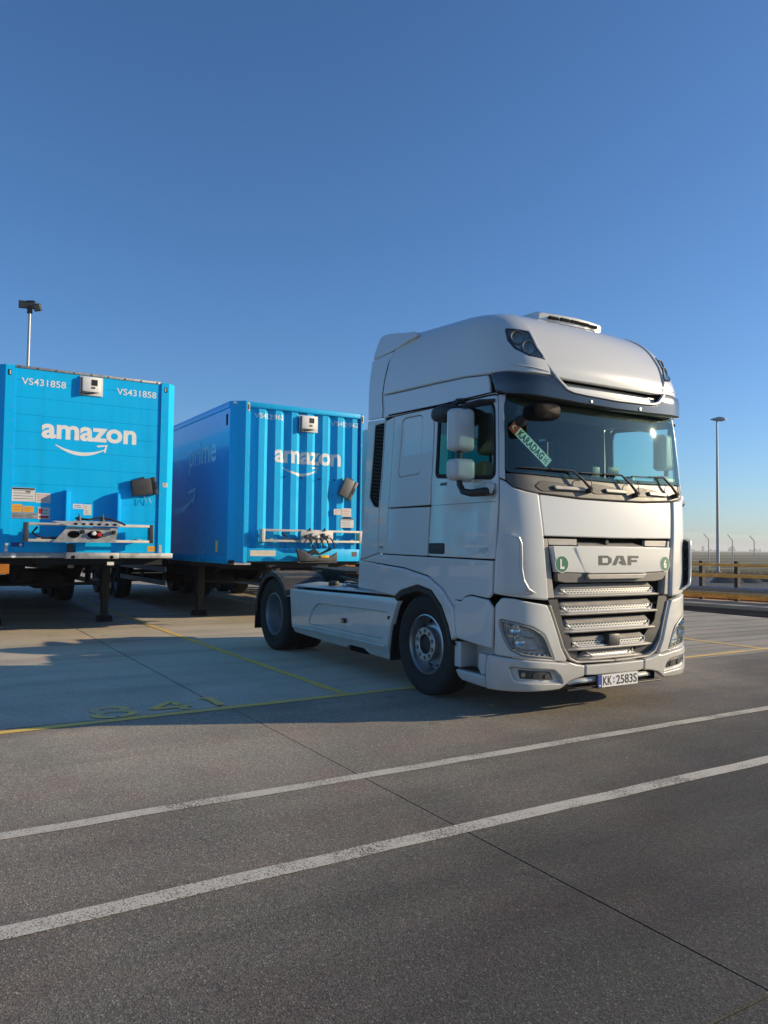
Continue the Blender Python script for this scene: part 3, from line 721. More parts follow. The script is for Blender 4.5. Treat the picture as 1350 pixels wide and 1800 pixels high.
    for q in (1.02, .93, .84):
        b = MB(); b.cyl(on(CAB, s*q, .382-.012*(1.02-q)/.09, -.012), on(CAB, s*q, .382-.012*(1.02-q)/.09, -.004), .028 if q < 1 else .02, None, 14); b.build('fog_bulb', 'dgrey' if q < 1 else 'chrome', fl)
    panel('bumper_side', CAB, [(1.318,.345),(1.318,.233),(1.642,.250),(1.70,.285),(1.739,.345)], 'white', truck, mirror=mi, off=.006, rad=.02, bev=.014, depth=.06)
    panel('bumper_side', CAB, [(1.318,.536),(1.318,.35),(1.36,.35),(1.40,.40),(1.40,.538)], 'white', truck, mirror=mi, off=.002, rad=.01, bev=.008, depth=.06)
    # entry step recess
    b = MB(); b.ubox(.55, 1.02, s*1.205, s*.95, .322, .345); st = b.build('step_tread', 'grey', truck, bevel=.006)
    for i in range(6):
        b = MB(); b.ubox(.60+i*.065, .63+i*.065, s*1.18, s*1.0, .346, .352); b.build('tread_rib', 'dgrey', st)
    b = MB(); b.ubox(.52, 1.04, s*1.02, s*1.0, .345, .66); b.build('step_back', 'white2', truck, bevel=.004)
    b = MB(); b.ubox(.52, .62, s*1.215, s*1.0, .36, .60); b.build('step_side', 'white2', truck, bevel=.012)
    b = MB(); b.ubox(.46, .56, s*1.20, s*1.05, .545, .60); b.build('step_bracket', 'black', truck)
# --- front
panel('bonnet_panel', CAB, [(.849,1.965),(.4,1.938),(0,1.934),(-.4,1.938),(-.849,1.965),(-.838,1.590),(0,1.584),(.838,1.590)], 'white', truck, off=-.010, rad=.015, bev=.010, depth=.04)
ws = [(1.123,2.758),(1.098,2.83),(-1.098,2.83),(-1.123,2.758),(-1.150,2.165),(-1.085,2.150),(-.55,2.128),(0,2.116),(.55,2.128),(1.085,2.150),(1.150,2.165)]
wsc = ws if area2(ws) > 0 else ws[::-1]
wi = panel('windscreen', CAB, ws, 'glass', truck, off=-.002, gap=.0, bev=0, depth=0, rad=.03, grid=.08)
panel('windscreen_border', CAB, ws, 'rubber', wi, holes=[inset(wsc, .030)], off=-.006, gap=0, bev=.002, depth=.012, rad=.03)
cw = panel('cowl', CAB, [(1.153,2.145),(1.147,2.075),(1.080,2.022),(.96,1.988),(.853,1.970),(.4,1.943),(0,1.939),(-.4,1.943),(-.853,1.970),(-.96,1.988),(-1.080,2.022),(-1.147,2.075),(-1.153,2.145),(-1.085,2.145),(-.55,2.124),(0,2.112),(.55,2.124),(1.085,2.145)], 'cowl', truck, off=-.004, rad=.012, bev=.008)
for q0, q1 in ((.83, .36), (.24, -.16), (-.35, -.75)):
    t = 2.035
    rec = panel('grab_recess', CAB, [(q0+.0, t+.052), (q1+.14, t+.030), (q1-.03, t-.030), (q0+.0, t-.045), (q0+.06, t+.0)], 'black', cw, off=.002, gap=0, bev=.004, depth=.006, rad=.03, grid=.04)
    panel('grab_handle', CAB, [(q0-.12, t+.012), (q1-.0, t+.008), (q1-.005, t-.026), (q0-.14, t-.024)], 'silver', rec, off=.026, gap=0, bev=.008, depth=.018, rad=.012, grid=.04)
# wipers
for (bq0, bt0, bq1, bt1, pq, pt_) in ((1.036,2.192,.50,2.184,.307,2.016), (.40,2.178,-.09,2.180,-.285,2.002), (-.24,2.183,-.70,2.196,-.885,2.022)):
    wp = MB(); wp.tube([on(CAB, bq0+(bq1-bq0)*k/10, bt0+(bt1-bt0)*k/10, .022) for k in range(11)], .0065, 5); wo = wp.build('wiper_blade', 'black', truck)
    b = MB(); b.tube([on(CAB, pq, pt_, .01), on(CAB, pq, pt_, .05), on(CAB, pq+(bq1-pq)*.5, pt_+(bt1-pt_)*.5, .055), on(CAB, bq1, bt1, .038), on(CAB, bq1+(bq0-bq1)*.45, bt1+(bt0-bt1)*.45, .03)], [.016, .015, .012, .009, .008], 8); b.build('wiper_arm', 'black', wo, smooth=True)
    b = MB(); b.cyl(on(CAB, pq, pt_, -.01), on(CAB, pq, pt_, .06), .026, .02, 12); b.build('wiper_pivot', 'black', wo)
    hose = [on(CAB, pq-.03+.05*math.sin(x*3.1), pt_+.02+.10*x-.03*math.sin(x*6.2), .05+.02*math.sin(x*3.1)) for x in [i/10 for i in range(11)]]
    b = MB(); b.tube(hose, .004, 5); b.build('washer_hose', 'black', wo)
# header above the screen, visor, trim
panel('screen_header', CAB, [(1.10,2.835),(1.10,3.0),(-1.10,3.0),(-1.10,2.835)], 'visor', truck, off=.0, gap=0, bev=.004, depth=.02, rad=.02)
vt = [(1.271,3.061),(1.122,3.057),(.998,3.036),(.744,3.027),(.69,2.972),(.62,2.917),(.54,2.898),(.40,2.888),(0,2.876)]
vb = [(0,2.800),(.461,2.810),(.882,2.830),(1.126,2.850),(1.232,2.889)]
vis_o = vt+[(-q, t) for q, t in vt[::-1][1:]]+[(-q, t) for q, t in vb[::-1]]+vb[1:]
vi = panel('sun_visor', VIS, vis_o, 'visor', truck, gap=0, bev=.012, depth=.10, rad=.012, grid=.05)
for q in (.33, -.33):
    b = MB(); b.cyl(on(VIS, q, 2.838, -.01), on(VIS, q, 2.838, .012), .013, None, 12); b.build('visor_bolt', 'alu', vi, smooth=True)
trim_out = [(.744,3.027),(.69,2.972),(.62,2.917),(.54,2.898),(.40,2.888),(0,2.876)]
trim_in = [(.715,3.03),(.668,2.985),(.605,2.938),(.53,2.921),(.40,2.911),(0,2.899)]
tr_o = trim_out+[(-q, t) for q, t in trim_out[::-1][1:]]+[(-q, t) for q, t in trim_in]+trim_in[::-1][1:]
panel('visor_trim', VIS, tr_o, 'white', truck, off=.012, gap=0, bev=.006, depth=.03, rad=0, grid=.04)
sc = trim_in+[(-q, t) for q, t in trim_in[::-1][1:]]+[(-.70,3.06),(.70,3.06)]
panel('visor_scoop', VIS, sc, 'white', truck, off=lambda q, t: -.012-.75*(t-2.895), gap=-.004, bev=0, depth=0, rad=0, grid=.04)
# --- roof
cr_r = [(.72,.175),(.82,.327),(.862,.471),(.878,.618),(.895,.717),(.915,.797),(.93,.90),(.90,.98)]
fr_o = [(-q, t) for q, t in cr_r]+cr_r[::-1]+[(.60,.158),(.3,.152),(0,.15),(-.3,.152),(-.60,.158)]
panel('roof_front', ROOF, fr_o, 'white', truck, off=lambda q, t: -.016*(1-min(1, max(0, (t-.80)/.15)))+.055*max(0, min(1, (.36-t)/.20))**2, gap=0, bev=.010, depth=.07, rad=.012, grid=.045)
seam = [(2.271,.843),(2.505,.775),(2.757,.691),(2.876,.562),(2.962,.41),(3.009,.30)]
ridge = [(2.69,.290),(2.05,.272),(1.5,.247),(1.262,.215),(1.122,.215),(.998,.195),(.74,.185)]
lampr = [(1.083,.616),(.908,.590),(.886,.431),(.838,.335),(.95,.351),(1.044,.408),(1.084,.486)]
for mi in (False, True):
    s = -1 if mi else 1
    ro = panel('roof_side', ROOF, [(0.0,1.095),(2.2,1.095),(2.25,.93)]+seam+ridge+[(.82,.327),(.862,.471),(.878,.618),(.895,.717),(.915,.797),(.93,.90),(.90,.975),(.0,.975)], 'white', truck, holes=[lampr], mirror=mi, gap=.0, bev=.012, depth=.045, rad=.0, grid=.045)
    panel('roof_band', ROOF, [(3.032,.112),(2.034,.066),(1.231,.026),(1.268,.205),(1.5,.239),(2.05,.264),(2.69,.282),(3.012,.294)], 'white', truck, mirror=mi, off=-.006, rad=.005)
    b = MB(); b.tube([on(CAB, s*q, 2.872+.012*(q-1.2)+.022*max(0, (q-2.2))**1, .006) for q in [1.2+.1*i for i in range(20)]], .009, 6); b.build('roof_gutter', 'gap', truck, smooth=True)
    panel('gutter_rail', CAB, [(1.21,2.868),(1.21,2.858),(2.24,2.884),(2.24,2.896)], 'silver', truck, mirror=mi, off=.012, gap=0, bev=.003, depth=.02, rad=0)
    rl = panel('roof_lamp', ROOF, lampr, 'lampinner', truck, mirror=mi, off=-.045, gap=0, bev=0, depth=-.042, grid=.03, rad=.02)
    panel('roof_lamp_lens', ROOF, lampr, 'lens', rl, mirror=mi, off=-.003, gap=.004, bev=0, depth=0, grid=.03, rad=.02)
    b = MB(); bz = resample(roundpoly(lampr, .02), .03); bz = inset(bz if area2(bz) > 0 else bz[::-1], .004)
    b.tube([on(ROOF, s*q, t, -.003) for q, t in bz+bz[:1]], .008, 6); b.build('roof_lamp_bezel', 'visor', rl, smooth=True)
    for q, t in ((1.01, .535), (.935, .435)):
        P = Vector(on(ROOF, s*q, t, -.042)); n = Vector((-s*.35, -1, .15)).normalized()
        b = MB(); b.lathe([(.002, .012), (.03, .014), (.05, .026), (.062, .040), (.066, .040), (.066, .0)], P, n, 22); b.build('roof_reflector', 'grey', rl, smooth=True)
        b = MB(); b.lathe([(.0005, .04), (.03, .037), (.055, .03)], P, n, 18); b.build('roof_bulb', 'lens', rl, smooth=True)
    # bright blade below the lamp
    b = MB(); b.tube([on(ROOF, s*q, t, .003) for q, t in ((1.098,.272),(1.03,.262),(.958,.25),(.87,.235),(.784,.222))], [.002, .006, .007, .006, .002], 6); b.build('roof_blade', 'white', ro, smooth=True)
    # side deflector of the roof: lower leaf and upper ear
    lf = [(WS, t) for WS, t in ((su(-.775),2.905),(su(-.80),3.13),(su(-.80),3.32),(su(-.78),3.51),(su(-.75),3.655),(su(-1.215),3.635),(su(-1.20),3.3),(su(-1.165),2.925))]
    panel('roof_deflector', WING, lf, 'white', truck, mirror=mi, rad=.012, off=-.010)
    ear = [(su(-.74),3.663),(su(-.55),3.70),(su(-.30),3.73),(su(-.36),3.795),(su(-.62),3.838),(su(-.86),3.892),(su(-1.08),3.925),(su(-1.15),3.905),(su(-1.212),3.645)]
    panel('roof_ear', WING, ear, 'white', truck, mirror=mi, rad=.03, off=-.010)
# hatch spoiler on the roof
b = MB()
prof = [(.86, 3.715), (.872, 3.806), (.80, 3.838), (.40, 3.850), (.27, 3.79)]
b.loft([[U(u-.045*(v/.4)**2, v, z-(.012 if abs(v) > .40 else 0)) for u, z in prof] for v in (.43, .40, .2, 0, -.2, -.40, -.43)])
ha = b.build('roof_hatch', 'white', truck, smooth=True)
for i in range(5):
    v = .27-.135*i; b = MB(); b.hexa([U(.884-.045*(v/.4)**2, v+.058, 3.752), U(.884-.045*(v/.4)**2, v-.058, 3.752), U(.80-.045*(v/.4)**2, v-.058, 3.752), U(.80-.045*(v/.4)**2, v+.058, 3.752), U(.884-.045*(v/.4)**2, v+.058, 3.778), U(.884-.045*(v/.4)**2, v-.058, 3.778), U(.80-.045*(v/.4)**2, v-.058, 3.778), U(.80-.045*(v/.4)**2, v+.058, 3.778)]); b.build('hatch_slot', 'gap', ha)
    # seam line between roof and deflector
for s in (1, -1):
    b = MB(); b.tube([on(ROOF, s*q, t, .001) for q, t in respath([(2.20,.86)]+seam+[(3.032,.112)], .04)], .0045, 4); b.build('roof_seam', 'gap', truck)
panel('roof_liner', ROOF, [(3.0,.05),(3.0,.60),(2.5,.95),(-2.5,.95),(-3.0,.60),(-3.0,.05)], 'gap', truck, off=-.07, gap=0, bev=0, depth=0, rad=0, grid=.09)
# cab back
b = MB(); b.ubox(-.98, -.94, -1.10, 1.10, 1.0, 3.42); b.build('cab_rear_wall', 'white2', truck)
b = MB(); b.ubox(-.93, 1.2, -1.18, 1.18, 1.10, 1.14); b.build('cab_floor', 'trim', truck)
# --- grille
def fu(v, z, o=0):
    """front surface of the cab"""
    P = CAB.sec(z); return P[1]-P[2]*(v/P[5])**2+o
gb = [( .846,1.575),(.82,1.04),(.79,.916),(.735,.769),(.675,.602),(.60,.495),(.5,.455),(.3,.44)]
panel('grille_back', CAB, gb+[(-q, t) for q, t in gb[::-1]], 'gap', truck, off=-.11, gap=-.01, bev=0, depth=0, rad=0, grid=.1)
for mi in (False, True):
    s = -1 if mi else 1
    panel('grille_side', CAB, [(.838,1.572),(.79,1.572),(.752,1.20),(.735,1.04),(.812,1.04)], 'silver', truck, mirror=mi, off=-.02, gap=.002, bev=.006, depth=.08, rad=.01)
    panel('grille_frame', CAB, [(.806,.985),(.782,.916),(.728,.769),(.668,.602),(.59,.490),(.49,.448),(.0,.436),(.0,.458),(.47,.470),(.565,.508),(.640,.602),(.700,.769),(.754,.916),(.778,.985)], 'silver', truck, mirror=mi, off=-.012, gap=.003, bev=.008, depth=.09, rad=.015)
    panel('grille_wall', CAB, [(.80,1.03),(.754,.916),(.700,.769),(.640,.602),(.565,.508),(.44,.470),(.30,.466),(.45,.60),(.62,.80),(.68,1.03)], 'dgrey', truck, mirror=mi, off=lambda q, t: -.03-.35*max(0, .70-abs(q)-.2*(.9-t)), gap=0, bev=0, depth=0, rad=0, grid=.04)
    panel('upper_strip', CAB, [(.785,1.572),(.45,1.570),(.45,1.515),(.77,1.515)], 'silver', truck, mirror=mi, off=-.03, gap=.0, bev=.004, depth=.03, rad=.0)
b = MB(); b.hexa([U(1.35, .44, 1.49), U(1.35, -.44, 1.49), U(1.25, -.40, 1.49), U(1.25, .40, 1.49), U(1.35, .44, 1.512), U(1.35, -.44, 1.512), U(1.25, -.36, 1.560), U(1.25, .36, 1.560)]); b.build('camera_shelf', 'silver', truck)
b = MB(); b.cyl(U(1.26, .05, 1.55), U(1.34, .05, 1.545), .03, .022, 14); b.build('front_camera', 'black', truck, smooth=True)
# logo bar
lo = [(.775,1.505),(0,1.508),(-.775,1.505),(-.755,1.38),(-.735,1.272),(-.39,1.262),(-.36,1.258),(.36,1.258),(.39,1.262),(.735,1.272),(.755,1.38)]
def loff(q, t):
    q = abs(q); x = min(1, max(0, (.50-.10*(1.44-t)/.17-q)/.03)); y = min(1, max(0, (1.47-t)/.03)); return .028+.018*x
lb = panel('logo_bar', CAB, lo, 'white', truck, off=loff, gap=0, bev=.010, depth=.06, rad=.012, grid=.022)
panel('logo_lip', CAB, [(.735,1.268),(.40,1.258),(-.40,1.258),(-.735,1.268),(-.70,1.19),(-.60,1.175),(.60,1.175),(.70,1.19)], 'grey', truck, off=lambda q, t: .024-.5*(1.268-t), gap=.001, bev=.006, depth=.05, rad=.02, grid=.04)
panel('logo_tongue', CAB, [(.40,1.252),(-.40,1.252),(-.36,1.205),(.36,1.205)], 'silver', truck, off=lambda q, t: .040-.35*(1.255-t), gap=.0, bev=.008, depth=.04, rad=.02, grid=.03)
def fmap_front(o): return lambda x, y: U(fu(-x, y, o), -x, y)       # x to the truck's left, y height
bl = .105
def glyph(*polys): 
    vs = []; fs = []
    for p in polys: n = len(vs); vs += p; fs.append(tuple(range(n, n+len(p))))
    return vs, fs
# three block letters
Z0, H = 1.335, .088
D = [([(0,0),(.045,0),(.045,1),(0,1)]), ([(.045,0),(.115,0),(.115,.24),(.045,.24)]), ([(.045,.76),(.115,.76),(.115,1),(.045,1)]), ([(.115,0),(.165,.28),(.165,.72),(.115,1),(.115,.76),(.125,.66),(.125,.34),(.115,.24)])]
A = [([(.175,0),(.225,0),(.275,1),(.235,1)]), ([(.235,1),(.275,1),(.32,1),(.365,0),(.315,0),(.278,.80)]), ([(.262,.22),(.315,0),(.30,.42),(.268,.42)])]
F = [([(.385,0),(.43,0),(.43,1),(.385,1)]), ([(.43,.74),(.535,.74),(.535,1),(.43,1)]), ([(.43,.32),(.51,.32),(.51,.56),(.43,.56)])]
for nm, P in (('D', D), ('A', A), ('F', F)):
    letters('badge_letter', glyph(*[[(-.268+x, Z0+y*H) for x, y in p] for p in P]), fmap_front(.0485), 'badge', lb, (0, -1, 0))
def disc(x, y, r, n=28): return [(x+r*math.cos(2*math.pi*i/n), y+r*math.sin(2*math.pi*i/n)) for i in range(n)]
for x, ch in ((-.690, 'L'), (.690, '6')):
    letters('sticker_rim', glyph(disc(x, 1.345, .077)), fmap_front(.0298), 'letter', lb, (0, -1, 0))
    letters('round_sticker', glyph(disc(x, 1.345, .071)), fmap_front(.0306), 'green', lb, (0, -1, 0))
    if ch == '6': letters('sticker_ring', glyph(disc(x, 1.345, .052)), fmap_front(.0315), 'green', lb, (0, -1, 0))
    w = .024; letters('sticker_letter', fit(text_geo(ch, 1, .05), x-w, x+w, 1.345-.044, 1.345+.044), fmap_front(.0325), 'letter', lb, (0, -1, 0))
# five slats with perforated inserts
for k, (zb, vh) in enumerate(((1.040,.735), (.880,.725), (.722,.675), (.562,.605), (.468,.43))):
    hgt = .140 if k < 4 else .115
    sec = [(-.13, hgt), (-.100, hgt-.002), (-.046, hgt-.060), (-.060, hgt-.066), (-.052, .030), (-.020, .026), (-.004, .020), (.002, .010), (-.006, .0), (-.11, -.012)]
    rings = []; N = 40
    for i in range(N+1):
        v = -vh+2*vh*i/N; e = min(1, (vh-abs(v))/.13)
        rg = []
        for du, dz in sec:
            lift = max(0, dz-.012)*(1-e)*.93          # wedge-shaped ends
            rg.append(U(fu(v, zb, du-.030-.03*(1-e)), v, zb+dz-lift))
        rings.append(rg)
    b = MB(); b.loft(rings); sl = b.build('grille_slat', 'silver', truck, smooth=True, angle=25)
    vm = vh-.13; V = []; Fq = []
    for i in range(41):
        v = -vm+2*vm*i/40; e = min(1, (vm-abs(v))/.06+.05)
        V += [U(fu(v, zb)-.080, v, zb+.031+(1-e)*.03), U(fu(v, zb)-.0865, v, zb+hgt-.064)]
    for i in range(40): Fq.append((2*i, 2*i+1, 2*i+3, 2*i+2))
    mesh_obj('slat_mesh', V, Fq, 'perf', sl)
    b = MB(); b.tube([U(fu(v, zb)-.055-.025*max(0, (abs(v)-vm+.06)/.07)**2, v, zb+.030+.042*max(0, (abs(v)-vm+.06)/.07)**2) for v in np.linspace(-vm-.010, vm+.010, 61)], .008, 6); b.build('slat_lip', 'satin', sl, smooth=True)
b = MB(); b.ubox(1.385, 1.30, .075, -.075, .585, .695); b.build('radar_sensor', 'dgrey', truck, bevel=.012)
# lower bumper centre, chrome bar, number plate
panel('bumper_centre', CAB, [(.392,.430),(0,.428),(-.392,.430),(-.392,.338),(-.27,.330),(.27,.330),(.392,.338)], 'white', truck, off=.0, gap=.003, rad=.012, bev=.01, depth=.05)
b = MB(); b.tube([U(fu(v, .3)-.030-.06*max(0, abs(v)-.42)/.16, v, .290-.03*max(0, abs(v)-.45)/.15) for v in np.linspace(-.58, .58, 25)], .024, 10); b.build('tow_bar', 'satin', truck, smooth=True)
b = MB(); b.ubox(1.33, 1.25, -.62, .62, .225, .31); b.build('bumper_void', 'gap', truck)
b = MB(); b.ubox(1.405, 1.37, -.62, .62, .215, .232); b.build('bumper_lip', 'black', truck, bevel=.005)
b = MB(); b.ubox(1.424, 1.408, .272, -.272, .215, .342); pl = b.build('number_plate', 'black', truck, bevel=.004)
b = MB(); b.ubox(1.428, 1.4245, .262, -.262, .222, .335); b.build('plate_face', 'platewhite', pl)
b = MB(); b.ubox(1.4295, 1.428, .262, .216, .222, .335); b.build('plate_band', 'plateblue', pl)
fp = lambda o: (lambda x, y: U(1.428+o, -x, y))
letters('plate_lettering', fit(text_geo('KK', 1, .012), -.200, -.085, .238, .320), fp(.0015), 'ink', pl, (0, -1, 0))
letters('plate_lettering', fit(text_geo('2583S', 1, .012), -.030, .250, .238, .320), fp(.0015), 'ink', pl, (0, -1, 0))
letters('plate_lettering', fit(text_geo('PL', 1, .02), -.253, -.226, .229, .249), fp(.0025), 'letter', pl, (0, -1, 0))
letters('plate_seal', glyph(disc(-.057, .295, .012), disc(-.057, .262, .012)), fp(.0015), mat('plate_seal', (.35, .30, .65), .4), pl, (0, -1, 0))
# --- wheels
def tyre_prof(R, w, rr=.292):
    h = w/2
    return [(rr, -h*.72), (rr+.02, -h*.88), (rr+.09, -h), (R-.06, -h*.99), (R-.02, -h*.90), (R-.004, -h*.80), (R, -h*.5), (R-.012, -h*.48), (R-.012, -h*.44), (R, -h*.42), (R, -h*.15), (R-.012, -h*.13), (R-.012, h*-.09), (R, -h*.07),
            (R, h*.07), (R-.012, h*.09), (R-.012, h*.13), (R, h*.15), (R, h*.42), (R-.012, h*.44), (R-.012, h*.48), (R, h*.5), (R-.004, h*.80), (R-.02, h*.90), (R-.06, h*.99), (R-.075, h*1.0), (R-.08, h*.985), (rr+.09, h), (rr+.05, h*.99), (rr+.045, h*.965), (rr+.02, h*.88), (rr, h*.72)]
def wheel(parent, c, s, kind, R=.505):
    """c: centre (u,v,z) of the outer tyre, s=+1 right side of the truck"""
    ax = Vector((-s, 0, 0)); P = Vector(U(*c))
    b = MB(); b.lathe(tyre_prof(R, .305), P, ax, 56); w = b.build('wheel', 'tyre', parent, smooth=True, angle=50)
    if kind == 'front':
        # polished rim: barrel, disc, raised flange with nuts
        b = MB(); b.lathe([(.302,.105),(.300,.128),(.288,.132),(.280,.118),(.270,.075),(.262,.02),(.255,-.01),(.245,-.01),(.205,.035),(.175,.055),(.165,.055)], P, ax, 56); b.build('rim', 'alu', w, smooth=True)
        b = MB(); b.lathe([(.165,.055),(.172,.095),(.172,.135),(.165,.143),(.105,.143),(.098,.138),(.098,.10)], P, ax, 48); b.build('hub_flange', 'alu', w, smooth=True, angle=25)
        b = MB(); b.lathe([(.0005,.12),(.05,.12),(.085,.112),(.098,.10)], P, ax, 32); b.build('hub_cap', 'black', w, smooth=True)
        for i in range(10):
            t = 2*math.pi*(i+.5)/10; e = Vector((0, math.cos(t), math.sin(t)))
            b = MB(); b.cyl(P+e*.135+ax*.1425, P+e*.135+ax*.1450, .019, None, 14); b.build('nut_well', 'gap', w)
            b = MB(); b.cyl(P+e*.135+ax*.145, P+e*.135+ax*.150, .011, .009, 6); b.build('wheel_nut', 'steel', w)
            t = 2*math.pi*i/10; e = Vector((0, math.cos(t), math.sin(t))); n = (ax*.75+e*.6).normalized()
            b = MB(); c0 = P+e*.228+ax*.012; b.lathe([(.0005,.005),(.026,.005),(.027,.002)], c0+n*.003, n, 14); b.build('hand_hole', 'gap', w)
    else:
        b = MB(); b.lathe([(.302,.105),(.300,.128),(.288,.132),(.280,.118),(.272,.08),(.262,.0),(.245,-.055),(.235,-.075),(.215,-.085),(.175,-.095),(.165,-.10)], P, ax, 56); b.build('rim', 'steel', w, smooth=True)
        b = MB(); b.lathe([(.165,-.10),(.165,-.09),(.115,-.09),(.110,-.02),(.095,.02),(.05,.03),(.0005,.03)], P, ax, 40); b.build('hub', 'dgrey', w, smooth=True, angle=40)
        for i in range(10):
            t = 2*math.pi*i/10; e = Vector((0, math.cos(t), math.sin(t)))
            b = MB(); b.cyl(P+e*.14-ax*.10, P+e*.14-ax*.06, .014, .011, 6); b.build('wheel_nut', 'steel', w)
            t += .31; e = Vector((0, math.cos(t), math.sin(t)))
            b = MB(); b.cyl(P+e*.205-ax*.092, P+e*.205-ax*.083, .024, None, 12); b.build('hand_hole', 'gap', w)
    return w
for s in (1, -1):
    wheel(truck, (0, s*1.055, .505), s, 'front')
    wheel(truck, (-3.77, s*1.075, .505), s, 'rear')
    b = MB(); b.lathe(tyre_prof(.505, .30), Vector(U(-3.77, s*.735, .505)), Vector((-s, 0, 0)), 40); b.build('wheel', 'tyre', truck, smooth=True, angle=50)
    # rear mudguard: dark side arc, ribbed grey top, flap
    b = MB(); rings = []; c0 = (-3.77, .50)
    for i in range(15):
        t = math.radians(28+i*(152/14)); R = .60
        cu_, cz = c0[0]+R*math.cos(t), c0[1]+R*math.sin(t)
        if t > math.radians(150): cu_ = min(cu_, c0[0]-.52)
        rings.append([U(cu_, s*1.25, cz), U(cu_, s*.58, cz), U(cu_-.018*math.cos(t), s*.58, cz-.018*math.sin(t)), U(cu_-.018*math.cos(t), s*1.228, cz-.018*math.sin(t)), U(cu_-.06*math.cos(t), s*1.235, cz-.06*math.sin(t)), U(cu_-.06*math.cos(t), s*1.25, cz-.06*math.sin(t))])
    b.loft(rings); mg = b.build('rear_mudguard', 'dgrey', truck, smooth=True, angle=30)
    for k in range(4):
        t = math.radians(62+k*17); cu_, cz = c0[0]+.602*math.cos(t), c0[1]+.602*math.sin(t)
        b = MB(); b.tube([U(cu_, s*1.20, cz), U(cu_, s*.64, cz)], .014, 6); b.build('mudguard_rib', 'grey', mg, smooth=True)
    b = MB(); b.hexa([U(-4.36, s*1.25, .25), U(-4.36, s*.60, .25), U(-4.38, s*.60, .25), U(-4.38, s*1.25, .25), U(-4.335, s*1.25, .62), U(-4.335, s*.60, .62), U(-4.355, s*.60, .62), U(-4.355, s*1.25, .62)]); b.build('mud_flap', 'rubber', truck)
    b = MB(); b.hexa([U(-.64, s*1.20, .26), U(-.64, s*.88, .26), U(-.66, s*.88, .26), U(-.66, s*1.20, .26), U(-.56, s*1.20, .80), U(-.56, s*.88, .80), U(-.58, s*.88, .80), U(-.58, s*1.20, .80)]); b.build('mud_flap', 'rubber', truck)
    # side fairing over tank and battery box
    mi = s < 0
    rec = [(su(-2.60),.475),(su(-2.50),.66),(su(-2.38),.735),(su(-2.25),.752),(su(-.70),.772),(su(-.60),.755),(su(-.80),.475)]
    fa = panel('side_fairing', FAIR, [(su(-3.185),.90),(su(-.45),.950),(su(-.60),.60),(su(-.687),.243),(su(-1.15),.262),(su(-1.24),.31),(su(-1.58),.312),(su(-1.66),.268),(su(-2.0),.275),(su(-3.10),.308)], 'white', truck, holes=[rec], mirror=mi, bev=.012, depth=.06, rad=.03, grid=.07)
    panel('fairing_recess', FAIR, rec, 'white', fa, mirror=mi, off=lambda q, t: -.006-.022*min(1, max(0, (t-.475)/.25)), gap=.001, bev=.010, depth=.0, rad=.05)
    b = MB(); b.tube([on(FAIR, s*su(u), .405, .0) for u in np.linspace(-3.08, -.70, 24)], .009, 6); b.build('fairing_crease', 'white', fa, smooth=True)
    b = MB(); b.hexa([U(-3.15, s*1.205, .93), U(-.48, s*1.205, .965), U(-.48, s*.80, 1.00), U(-3.15, s*.80, .97), U(-3.15, s*1.19, .945), U(-.48, s*1.19, .98), U(-.48, s*.80, 1.02), U(-3.15, s*.80, .985)]); b.build('fairing_deck', 'white2', truck, bevel=.01)
    b = MB(); b.ubox(-1.60, -1.68, s*1.252, s*1.22, .572, .625); mk = b.build('side_marker', 'black', truck, bevel=.004)
    b = MB(); b.ubox(-1.615, -1.665, s*1.257, s*1.25, .584, .612); b.build('marker_lens', 'orange', mk)
    b = MB(); b.ubox(-.49, -.535, s*1.262, s*1.235, .955, .985); b.build('corner_reflector', 'amber2', truck)
    b = MB(); b.ubox(-.62, -.645, s*1.243, s*1.22, .70, .735); b.build('fairing_latch', 'black', truck)
    b = MB(); b.ubox(-1.22, -1.60, s*1.16, s*1.08, .25, .33); b.build('skirt_notch', 'gap', truck)
    # tank behind the fairing
    b = MB(); b.ubox(-.80, -3.0, s*1.14, s*.62, .36, .92); b.build('fuel_tank', 'dark', truck, bevel=.05)
    # frame rail
    b = MB(); b.ubox(1.1, -4.75, s*.43, s*.36, .70, .98); b.build('frame_rail', 'dark', truck)
    b = MB(); b.ubox(-3.05, -4.45, s*.47, s*.43, .62, .95); b.build('spring_pack', 'dark', truck)
for u in (-.9, -2.0, -3.0, -4.65):
    b = MB(); b.ubox(u, u-.12, -.36, .36, .74, .94); b.build('cross_member', 'dark', truck)
for u, nm in ((0, 'front_axle'), (-3.77, 'rear_axle')):
    b = MB(); b.cyl(U(u, -1.0, .5), U(u, 1.0, .5), .07, None, 12); b.cyl(U(u, -.2, .5), U(u, .2, .5), .2, None, 16); b.build(nm, 'dark', truck, smooth=True)
b = MB(); b.ubox(.9, -.8, -.5, .5, .45, .95); b.build('engine_block', 'dark', truck, bevel=.05)
b = MB(); b.prism([(-4.15, -.40), (-3.05, -.45), (-3.0, -.30), (-3.0, .30), (-3.05, .45), (-4.15, .40), (-4.45, .30), (-4.0, .06), (-4.0, -.06), (-4.45, -.30)], lambda u, v: U(u, v, 1.10-.02*(u+3.6)), lambda u, v: U(u, v, 1.145-.02*(u+3.6))); b.build('fifth_wheel', 'dark', truck)
b = MB(); b.ubox(-3.1, -4.1, -.40, .40, .98, 1.09); b.build('coupling_mount', 'dark', truck)
b = MB(); b.ubox(-1.3, -2.9, -.55, .55, .985, 1.0); b.build('catwalk', 'galv', truck)
for k, (m_, r) in enumerate((('black', .014), ('red', .012), ('yellow', .012), ('black', .016))):
    pts = [U(-1.0-.9*x, .15-.12*k+.2*math.sin(x*3+k), 1.9-.85*math.sin(math.pi*x*.62)-.1*k*x+.05) for x in [i/16 for i in range(17)]]
    b = MB(); b.tube(pts, r, 6); b.build('air_hose', m_, truck, smooth=True)
